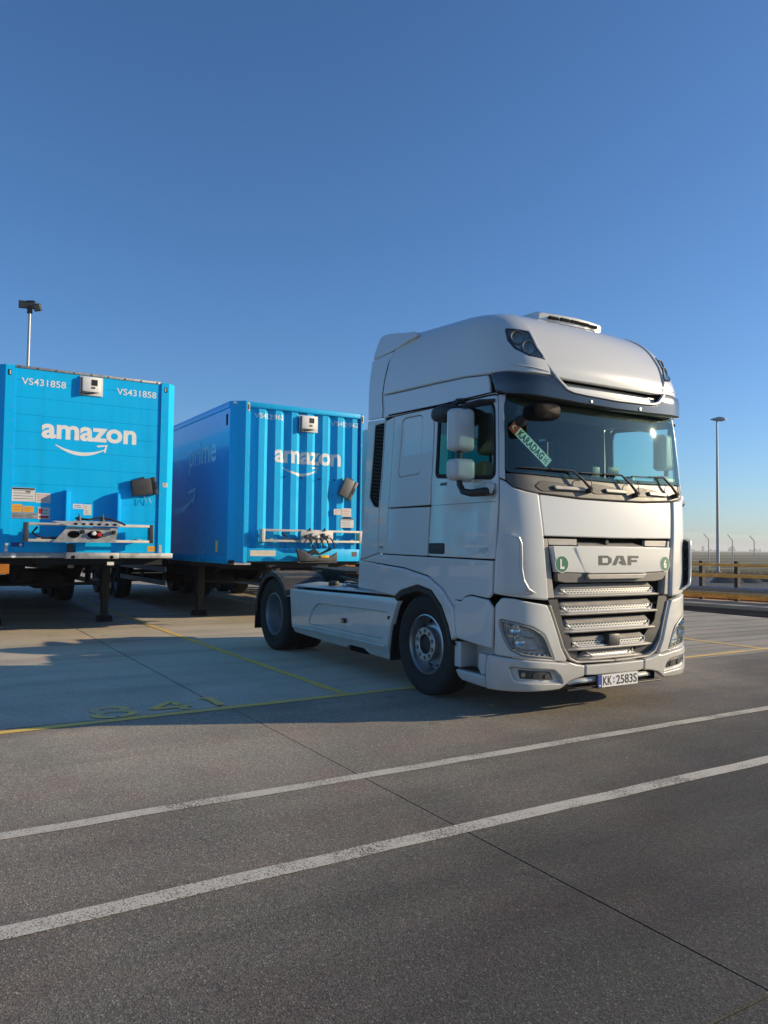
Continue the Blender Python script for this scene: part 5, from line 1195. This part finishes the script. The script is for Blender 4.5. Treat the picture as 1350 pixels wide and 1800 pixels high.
for (vo, vi_, s) in ((C0, .64, 1), (C1, -1.62, -1)):
    ch = .22 if s > 0 else .05
    pf = [(UF2+.0, vi_), (UF2+.0, vo-s*ch), (UF2-.18, vo), (UF2-.20, vo), (UF2-.20, vi_)]
    b = MB(); b.prism(pf, lambda u, v: U(u, v, ZB2), lambda u, v: U(u, v, ZT2)); po = b.build('corner_post', 'blue2', t2)
    b = MB(); b.ubox(UF2+.006, UF2, vi_+s*.0, vi_+s*.05, ZT2-.18, ZT2-.03); b.build('lashing_plate', 'cream', po, bevel=.003)
    b = MB(); b.ubox(UF2+.008, UF2+.006, vi_+s*.012, vi_+s*.032, ZT2-.15, ZT2-.06); b.build('lashing_slot', 'gap', po)
    for i in range(7):
        b = MB(); b.cyl(U(UF2+.0, vi_+s*.012, 1.6+i*.3), U(UF2+.004, vi_+s*.012, 1.6+i*.3), .009, None, 8); b.build('rivet', 'galv', po)
b = MB(); b.ubox(UF2+.0, UF2-.12, .638, -1.618, ZT2-.10, ZT2-.004); b.build('top_rail', 'blue2', t2, bevel=.02)
b = MB(); b.ubox(UF2+.0, UF2-.12, .638, -1.618, 1.19, 1.42); b.build('bottom_sill', 'blue2', t2, bevel=.012)
# corrugated sheet: outer flat, sun-facing slope, inner flat, shaded slope
per = .316; seg = (.112, .080, .042, .082); DP = .062; prof = [(.638, UF2-.03-DP)]; v = .452
folds = []
while v > -1.62:
    prof += [(v+seg[3]*.999, UF2-.03-DP), (v, UF2-.03), (v-seg[0], UF2-.03), (v-seg[0]-seg[1], UF2-.03-DP)]; v -= per
prof = [p for p in prof if p[0] > -1.618]; prof.append((-1.619, UF2-.03-DP))
Vv = []; Ff = []
for v, u in prof: Vv += [U(u, v, 1.40), U(u, v, ZT2-.09)]
for i in range(len(prof)-1): Ff.append((2*i, 2*i+2, 2*i+3, 2*i+1))
mesh_obj('corrugated_wall', Vv, Ff, 'blue2', t2)
def corr_u(v):
    for (a_, ua), (c_, ub) in zip(prof, prof[1:]):
        if a_ >= v >= c_: return ua+(ub-ua)*((a_-v)/max(a_-c_, 1e-6))
    return UF2-.03
def corr_letters(name, g, m, off):
    """lettering that follows the folds"""
    vs_, fs_ = g; bm = bmesh.new(); bv = [bm.verts.new((x, 0, y)) for x, y in vs_]
    for f in fs_:
        try: bm.faces.new([bv[i] for i in f])
        except ValueError: pass
    for v, u in prof:
        bmesh.ops.bisect_plane(bm, geom=bm.verts[:]+bm.edges[:]+bm.faces[:], plane_co=(-v, 0, 0), plane_no=(1, 0, 0), dist=1e-5)
    bm.verts.index_update(); P = [(v.co.x, v.co.z) for v in bm.verts]; Fs = [tuple(v.index for v in f.verts) for f in bm.faces]; bm.free()
    return letters(name, (P, Fs), lambda x, y: U(corr_u(-x)+off, -x, y), m, t2, TW)
corr_letters('number_lettering', fit(text_geo('VS452962', 1, .008), -.525, .03, 3.735, 3.825), 'letter', .003)
corr_letters('number_lettering', fit(text_geo('VS452962', 1, .008), 1.01, 1.575, 3.735, 3.825), 'letter', .003)
corr_letters('brand_lettering', fit(text_geo('amazon', 1, .032, space=1.0), -.14, 1.20, 2.965, 3.20), 'letter', .003)
sv, sf = smile_geo(); sv = [(.035+x*.72, 2.785+y*.78) for x, y in sv]
corr_letters('brand_arrow', (sv, sf), 'letter', .004)
unit_box(t2, -.325, -.70, 3.56, 3.865, UF2-.025, 0)
doc_box(t2, -1.325, 2.56, UF2-.03, .26, .36, math.radians(26), 'grey')
sticker(t2, -1.07, -1.22, 2.06, 2.17, UF2-.026, 'paper', 3, 'red'); sticker(t2, -1.23, -1.44, 2.03, 2.19, UF2-.026, 'paper', 4, 'red'); s_ = sticker(t2, -1.215, -1.495, 1.825, 2.0, UF2-.0255, 'paper', 4)
b = MB(); b.ubox(UF2-.023, UF2-.0245, -1.22, -1.49, 1.98, 2.0); b.build('print_header', 'ink', s_)
for v in (-.02, -.36, -.73, -1.04):
    b = MB(); b.ubox(UF2-.02, UF2-.03, v, v-.05, 2.70, 2.72); b.build('wall_slot', 'gap', t2)
s_ = sticker(t2, .58, .10, 1.285, 1.385, UF2+.001, 'cream', 1, 'yellow'); sticker(t2, -1.45, -1.56, 1.28, 1.37, UF2+.001, 'grey', 2)
UR2 = UF2+.10
hose_frame(t2, UR2, .42, -1.60, 1.555, 1.745, 0, 0, 2)
b = MB(); b.ubox(UR2+.05, UR2+.03, -.32, -.97, 1.53, 1.755); hb2 = b.build('hose_bracket', 'cream', t2, bevel=.004)
for i in range(5):
    v = -.42-.11*i; coupling(hb2, UR2+.05, v, 1.64+.03*(i % 2), ('dgrey', 'galv', 'letter', 'black', 'galv')[i], .035)
    b = MB(); b.tube([U(UR2+.09, v, 1.64), U(UR2+.14, v-.05, 1.58), U(UR2+.10, v-.10, 1.50), U(UR2+.02, v-.16, 1.44)], .014, 6); b.build('air_hose', 'black', hb2, smooth=True)
for v in (-.50, -.80): 
    b = MB(); b.cyl(U(UR2+.05, v, 1.75), U(UR2+.05, v, 1.80), .03, .02, 10); b.build('air_valve', 'dgrey', hb2)
b = MB(); b.prism([(-.19, 1.42), (-.26, 1.17), (-1.0, 1.20), (-1.01, 1.36), (-.9, 1.30), (-.5, 1.29), (-.35, 1.38)], lambda v, z: U(UF2+.26, v, z), lambda v, z: U(UF2+.20, v, z)); ct = b.build('cable_tray', 'dgrey', t2, bevel=.006)
b = MB(); b.ubox(UF2+.26, UF2+.0, -.22, -1.0, 1.17, 1.20); b.build('tray_floor', 'dgrey', ct)
b = MB(); b.ubox(UF2+.275, UF2+.262, -.66, -.83, 1.26, 1.31); b.build('tray_plug', 'yellow', ct, bevel=.004)
for k in range(4):
    b = MB(); b.tube([U(UF2+.12+.03*k, -.26-.05*k, 1.30), U(UF2+.20, -.45-.04*k, 1.36+.02*k), U(UF2+.14, -.7, 1.32), U(UF2+.10+.03*k, -.92, 1.42)], .018, 6); b.build('coiled_cable', 'black', ct, smooth=True)
b = MB(); b.tube([U(UR2-.02, .02, 1.70), U(UR2-.04, -.08, 1.64), U(UR2-.02, .0, 1.585), U(UR2, -.28, 1.58)], .022, 6); b.build('air_hose', 'black', t2, smooth=True)
b = MB(); b.ubox(UF2-.06, UF2-.08, -1.36, -1.56, .98, 1.12); b.build('amber_marker', 'amber2', t2)
# lettering and slot on the long side
Sx = lambda x, y: U(x, C0+.003, y)
letters('side_lettering', fit(text_geo('prime', 1, .015), -8.79, -7.19, 2.86, 3.47), Sx, 'letterblue', t2, (-1, 0, 0))
sv, sf = smile_geo(); letters('side_arrow', ([(-10.6+x*2.3, 2.2+y*2.0) for x, y in sv], sf), Sx, 'letterblue', t2, (-1, 0, 0))
b = MB(); b.ubox(-6.60, -6.68, C0+.004, C0-.01, 3.60, 3.80); b.build('side_slot', 'gap', t2)
b = MB(); b.ubox(-7.0, -7.1, C0+.004, C0, 1.35, 1.55); b.build('side_tag', 'yellowline', t2)
b = MB(); b.ubox(UF2-.02, UF2-.35, .86, .56, 1.13, 1.165); b.build('front_foot', 'galv', t2)
chassis(t2, UF2, C0, C1, LEN, ZB2)
# ---- a third trailer, seen only below the others; its unseen box added for shade
t3 = thing('box_trailer', 'grey trailer hidden by the truck, unseen box added for shade, only its pale skirt shows under the blue trailers', 'trailer', U(-7.2, -3.9, 0))
b = MB(); b.ubox(-7.2, -20.5, -2.65, -5.15, 1.18, 1.36); b.build('floor', 'galv', t3)
for v0, v1 in ((-2.65, -2.69), (-5.11, -5.15)):
    b = MB(); b.ubox(-7.26, -20.5, v0, v1, 1.36, 3.95); b.build('side_wall', 'paper', t3)
b = MB(); b.ubox(-7.2, -7.26, -2.65, -5.15, 1.36, 3.95); b.build('front_wall', 'paper', t3)
b = MB(); b.ubox(-7.2, -20.5, -2.65, -5.15, 3.955, 4.0); b.build('roof_sheet', 'paper', t3)
b = MB(); b.ubox(-20.44, -20.5, -2.69, -5.11, 1.36, 3.95); b.build('rear_door', 'paper', t3)
b = MB(); b.ubox(-10.0, -16.3, -2.66, -2.69, .34, 1.10); b.build('side_skirt', 'letter', t3)
chassis(t3, -7.2, -2.65, -5.15, 13.3, 1.17)
# ================================================================== BACKGROUND
def camP(X, Y, z=0):
    """point given as camera-yaw coordinates (right, forward) on the ground"""
    p = Vector((X, Y, 0)); o = Vector((1.4465, 8.406, 0)); d = p-o
    return Vector((-d.dot(rgt), -d.dot(fwd), z))
# ---- far ground
def field_mat():
    m, t, p = nmat('dry_field'); L = t.links.new
    tc = t.nodes.new('ShaderNodeTexCoord')
    mp = t.nodes.new('ShaderNodeMapping'); mp.inputs['Rotation'].default_value = (0, 0, math.radians(-31)); mp.inputs['Scale'].default_value = (.02, .25, 1); L(tc.outputs['Object'], mp.inputs['Vector'])
    n = t.nodes.new('ShaderNodeTexNoise'); n.inputs['Scale'].default_value = 1; n.inputs['Detail'].default_value = 6; L(mp.outputs[0], n.inputs['Vector'])
    r = t.nodes.new('ShaderNodeValToRGB'); r.color_ramp.elements[0].position = .3; r.color_ramp.elements[1].position = .7
    r.color_ramp.elements[0].color = (.085, .092, .05, 1); r.color_ramp.elements[1].color = (.17, .155, .09, 1)
    L(n.outputs[0], r.inputs[0])
    n2 = t.nodes.new('ShaderNodeTexNoise'); n2.inputs['Scale'].default_value = 6; n2.inputs['Detail'].default_value = 8; L(tc.outputs['Object'], n2.inputs['Vector'])
    x = t.nodes.new('ShaderNodeMix'); x.data_type = 'RGBA'; x.blend_type = 'OVERLAY'; x.inputs['Factor'].default_value = .5
    L(r.outputs[0], x.inputs['A']); L(n2.outputs[0], x.inputs['B']); L(x.outputs['Result'], p.inputs['Base Color']); p.inputs['Roughness'].default_value = 1; p.inputs['Specular IOR Level'].default_value = .1
    return m
M['field'] = field_mat()
terrain = sheet('terrain', -4200, 4200, -4200, 4200, -.30, 'field')
def cquad(name, pts, z, m):
    V = [camP(x, y, z) for x, y in pts]; n = (V[1]-V[0]).cross(V[2]-V[0])
    if n.z < 0: V = V[::-1]
    o = mesh_obj(name, [tuple(v) for v in V], [tuple(range(len(V)))], m); o['kind'] = 'structure'; return o
# lot continues to the kerb on the right; kerb runs obliquely
dirk = Vector((math.sin(math.radians(140)), math.cos(math.radians(140))))     # rail direction in camera-yaw axes
K0 = Vector((9.15, 22.2))-Vector((dirk.y, -dirk.x))*.0
nrm_ = Vector((-dirk.y, dirk.x));  nrm_ = nrm_ if nrm_.y > 0 else -nrm_          # away from the camera
def kp(a_, off): return tuple(K0+dirk*a_+nrm_*off)
cquad('lot_surface', [kp(-46, -1.50), kp(24, -1.50), (30, -6), (-10, -10), (-60, 30), (-60, 66)], -.075, 'bay')
b = MB()
P = [camP(*kp(a_, o_), z) for a_ in (-46, 24) for o_, z in ((-1.55, -.1), (-1.55, .05), (-1.52, .07), (.30, .08), (.30, -.1))]
b.loft([[tuple(p) for p in P[:5]], [tuple(p) for p in P[5:]]]); o = b.build('kerb', 'kerbstone'); o['kind'] = 'structure'
cquad('verge', [kp(-46, .30), kp(24, .30), kp(24, 3.2), kp(-46, 3.2)], .06, 'field')
cquad('service_road', [kp(-80, 3.2), kp(60, 3.2), kp(60, 19), kp(-80, 19)], .02, 'road')
cquad('far_verge', [kp(-140, 19), kp(120, 19), kp(120, 60), kp(-140, 60)], .0, 'field')
# dry grass tufts on the verge: one mass
def grass(name, n, a0, a1, o0, o1, z, h, label):
    V = []; F = []
    for i in range(n):
        p = camP(*kp(random.uniform(a0, a1), random.uniform(o0, o1)), z); t = random.uniform(0, 6.28); hh = h*random.uniform(.4, 1.2); w = .012*random.uniform(.6, 1.6)
        lx, ly = random.gauss(0, hh*.35), random.gauss(0, hh*.35); k = len(V)
        V += [(p.x-w*math.cos(t), p.y-w*math.sin(t), z), (p.x+w*math.cos(t), p.y+w*math.sin(t), z), (p.x+lx, p.y+ly, z+hh)]; F.append((k, k+1, k+2))
    o = mesh_obj(name, V, F, mat(name+'_blades', (.20, .13, .06), .9, 0, 0, .2, .4, 3)); tag(o, label, 'grass', kind='stuff'); return o
grass('dry_grass', 15000, -10, 8, .32, 1.8, .06, .17, 'brown dry grass on the verge under the guard rail')
grass('verge_grass', 12000, -25, 30, 19.2, 27, .0, .35, 'tufts of dry grass beyond the service road')
# ---- guard rail
gr = thing('guard_rail', 'yellow and grey guard rail on dark posts along the right edge of the lot', 'guard rail', camP(*K0))
def along(a_, o_, z): return camP(*kp(a_, o_), z)
for i in range(-9, 11):
    a_ = i*1.02+(0 if i <= 0 else 0)
    b = MB(); b.hexa([along(a_-.05, -.02, .0), along(a_+.05, -.02, .0), along(a_+.05, .13, .0), along(a_-.05, .13, .0), along(a_-.05, -.02, 1.19), along(a_+.05, -.02, 1.19), along(a_+.05, .13, 1.19), along(a_-.05, .13, 1.19)]); b.build('post', 'wood', gr)
for z0, z1 in ((1.04, 1.12), (.73, .83)):
    b = MB(); b.hexa([along(-10, -.02, z0), along(11, -.02, z0), along(11, -.10, z0), along(-10, -.10, z0), along(-10, -.02, z1), along(11, -.02, z1), along(11, -.10, z1), along(-10, -.10, z1)]); b.build('rail', 'yellowrail', gr, bevel=.01)
wb = [(-.03, .46), (-.09, .44), (-.12, .40), (-.05, .33), (-.05, .30), (-.12, .25), (-.12, .21), (-.05, .14), (-.02, .14), (-.06, .20), (-.06, .26), (-.02, .30), (-.02, .34), (-.06, .40)]
b = MB(); b.prism([p for p in wb if p[1] > .29], lambda o_, z: tuple(along(-10, o_, z)), lambda o_, z: tuple(along(11, o_, z))); b.build('beam', 'galv', gr, smooth=True)
b = MB(); b.prism([p for p in wb if p[1] <= .305], lambda o_, z: tuple(along(-10, o_, z+.004)), lambda o_, z: tuple(along(11, o_, z+.004))); b.build('beam', 'yellowrail', gr, smooth=True)
# ---- concrete blocks on the far road
def block(X, Y, L_, label):
    c = camP(X, Y, .02); t = thing('concrete_block', label, 'barrier', c, 'low blocks on the far road')
    b = MB(); d = (camP(X+1, Y+.05)-camP(X, Y)).normalized(); n = Vector((-d.y, d.x, 0))
    rings = []
    for s_ in (-1, 1):
        rings.append([c+d*(s_*(L_/2+k))+n*w for k, w, z in ((.25, -.22, 0), (0, -.12, .30), (0, .12, .30), (.25, .22, 0))])
    for r, _ in zip(rings, (0, 1)):
        for q, z in zip(r, (0, .30, .30, 0)): q.z = .02+z
    b.loft([[tuple(p) for p in r] for r in rings]); b.build('block_body', 'dgrey', t, bevel=.02)
block(15.6, 35.0, .95, 'low dark block on the far road, left one behind the rail')
block(16.75, 35.2, .55, 'low dark block on the far road, middle one behind the rail')
block(18.3, 36.5, 2.2, 'low dark block on the far road at the right image edge')
# ---- perimeter fence
fe = thing('perimeter_fence', 'wire perimeter fence with slanted post tops beyond the road', 'fence', camP(23.2, 55))
fdir = Vector((28.82-23.22, 59.86-54.97)).normalized()
fst = Vector((23.22, 54.97)); sp = 3.72
tops = []
for i in range(-6, 14):
    p = fst+fdir*(i*sp); q = camP(p.x, p.y); d = (camP(p.x-1, p.y-.25)-camP(p.x, p.y)).normalized()
    b = MB(); b.tube([q, q+Vector((0, 0, 2.25)), q+Vector((0, 0, 2.30))+d*.04, q+Vector((0, 0, 2.66))+d*.40], .035, 8); b.build('post', 'galv', fe, smooth=True)
    tops.append((q, d))
for z in [.15+.21*k for k in range(11)]:
    b = MB(); b.tube([tops[0][0]+Vector((0, 0, z)), tops[-1][0]+Vector((0, 0, z))], .0045, 4); b.build('wire', 'galv', fe)
for k in (.12, .26, .38):
    b = MB(); b.tube([tops[0][0]+Vector((0, 0, 2.30+k*.92))+tops[0][1]*k, tops[-1][0]+Vector((0, 0, 2.30+k*.92))+tops[-1][1]*k], .005, 4); b.build('barbed_wire', 'galv', fe)
# ---- lamp posts
q = camP(22.75, 52.4); lr = thing('lamp_post', 'tall grey lamp post with a flat single head behind the guard rail', 'street lamp', q, 'lamp posts')
b = MB(); b.cyl(q, q+Vector((0, 0, 10.4)), .115, .06, 16); b.build('pole', 'pole', lr, smooth=True)
ux = (camP(23.75, 52.4)-q).normalized(); uy = (camP(22.75, 53.4)-q).normalized(); uz = Vector((0, 0, 1))
b = MB(); b.loft([[q+ux*x+uy*y+uz*z for x, y, z in r] for r in ([(-.42,-.12,10.44),(-.42,.12,10.44),(-.42,.12,10.48),(-.42,-.12,10.48)], [(.05,-.2,10.36),(.05,.2,10.36),(.05,.2,10.62),(.05,-.2,10.62)], [(.42,-.2,10.36),(.42,.2,10.36),(.42,.2,10.58),(.42,-.2,10.58)], [(.62,-.14,10.42),(.62,.14,10.42),(.62,.14,10.47),(.62,-.14,10.47)])]); b.build('lamp_head', 'pole', lr, bevel=.015)
b = MB(); b.cyl(q+uz*0, q+uz*.06, .22, .2, 12); b.build('base_plate', 'galv', lr)
Yl = 34.; q = camP((39.5-675)/1352*Yl*.999, Yl); ll = thing('lamp_post', 'lamp post with a dark three-panel floodlight head rising behind the planked trailer', 'street lamp', q, 'lamp posts')
ux = (camP(q.x+1, 0)-camP(q.x, 0)).normalized(); uy = (camP(0, 1)-camP(0, 0)).normalized()
b = MB(); b.cyl(q, q+uz*11.75, .10, .055, 14); b.build('pole', 'pole', ll, smooth=True)
b = MB(); b.cyl(q+uz*11.7, q+uz*12.05, .12, .10, 10); b.build('head_mount', 'dark', ll)
for k, (dx, dz, ang) in enumerate(((-.32, .10, .35), (.01, .06, 0.), (.33, -.03, -.35))):
    a_ = ux*math.cos(ang)+uy*math.sin(ang); n = (uy*-math.cos(ang)+ux*math.sin(ang)-uz*.35).normalized(); up_ = a_.cross(n).normalized(); up_ = up_ if up_.z > 0 else -up_
    c = q+ux*dx+uz*(12.0+dz)
    b = MB(); b.hexa([c+a_*x+up_*y+n*w for w in (-.08, .04) for x, y in ((-.17, -.17), (.17, -.17), (.17, .17), (-.17, .17))]); fl = b.build('floodlight', 'dark', ll, bevel=.015)
    b = MB(); b.hexa([c+a_*x+up_*y+n*w for w in (.04, .046) for x, y in ((-.14, -.13), (.14, -.13), (.14, .13), (-.14, .13))]); b.build('floodlight_glass', 'grey', fl)
b = MB(); b.hexa([q+ux*x+uy*y+uz*z for z in (12.18, 12.26) for x, y in ((-.12, -.1), (.22, -.1), (.22, .1), (-.12, .1))]); b.build('sensor_box', 'dark', ll)
# ---- distant tree line and sheds, one hazy mass
def far_line():
    V = []; F = []; D = 1500
    x = -1600.; 
    while x < 1900:
        w = random.uniform(4, 16); h = max(1.5, random.gauss(7, 3)); y = D+random.uniform(-60, 60)
        p0 = camP(x, y, -.3); p1 = camP(x+w, y+8, -.3)
        d = (p1-p0); n = 9; k = len(V)
        for s_ in (0, 8):
            for i in range(n):
                a_ = i/(n-1); hh = h*(math.sin(math.pi*min(1, max(0, a_)))**.5)*random.uniform(.75, 1.1)
                p = p0+d*a_; o_ = (camP(0, s_)-camP(0, 0)); V += [(p.x+o_.x, p.y+o_.y, -.3), (p.x+o_.x, p.y+o_.y, -.3+hh)]
        for i in range(n-1):
            F.append((k+2*i, k+2*i+2, k+2*i+3, k+2*i+1)); F.append((k+2*n+2*i, k+2*n+2*i+2, k+2*n+2*i+3, k+2*n+2*i+1)); F.append((k+2*i+1, k+2*i+3, k+2*n+2*i+3, k+2*n+2*i+1))
        x += w*random.uniform(.8, 2.2)
    o = mesh_obj('far_trees', V, F, mat('far_foliage', (.06, .075, .05), 1)); tag(o, 'low line of hazy trees along the horizon', 'trees', kind='stuff')
far_line()
# ---- air: thin haze that fades the far field
def haze(d):
    m = bpy.data.materials.new('haze_air'); m.use_nodes = True; t = m.node_tree; t.nodes.clear()
    v = t.nodes.new('ShaderNodeVolumePrincipled'); v.inputs['Color'].default_value = (.92, .93, .95, 1); v.inputs['Density'].default_value = d; v.inputs['Anisotropy'].default_value = .2
    o = t.nodes.new('ShaderNodeOutputMaterial'); t.links.new(v.outputs[0], o.inputs['Volume'])
    b = MB(); b.box(-4300, 4300, -4300, 4300, -1.4, 16); ho = b.build('haze', m); ho['kind'] = 'stuff'; ho['label'] = 'thin pale haze over the whole lot and field'; ho['category'] = 'haze'
haze(.00055)
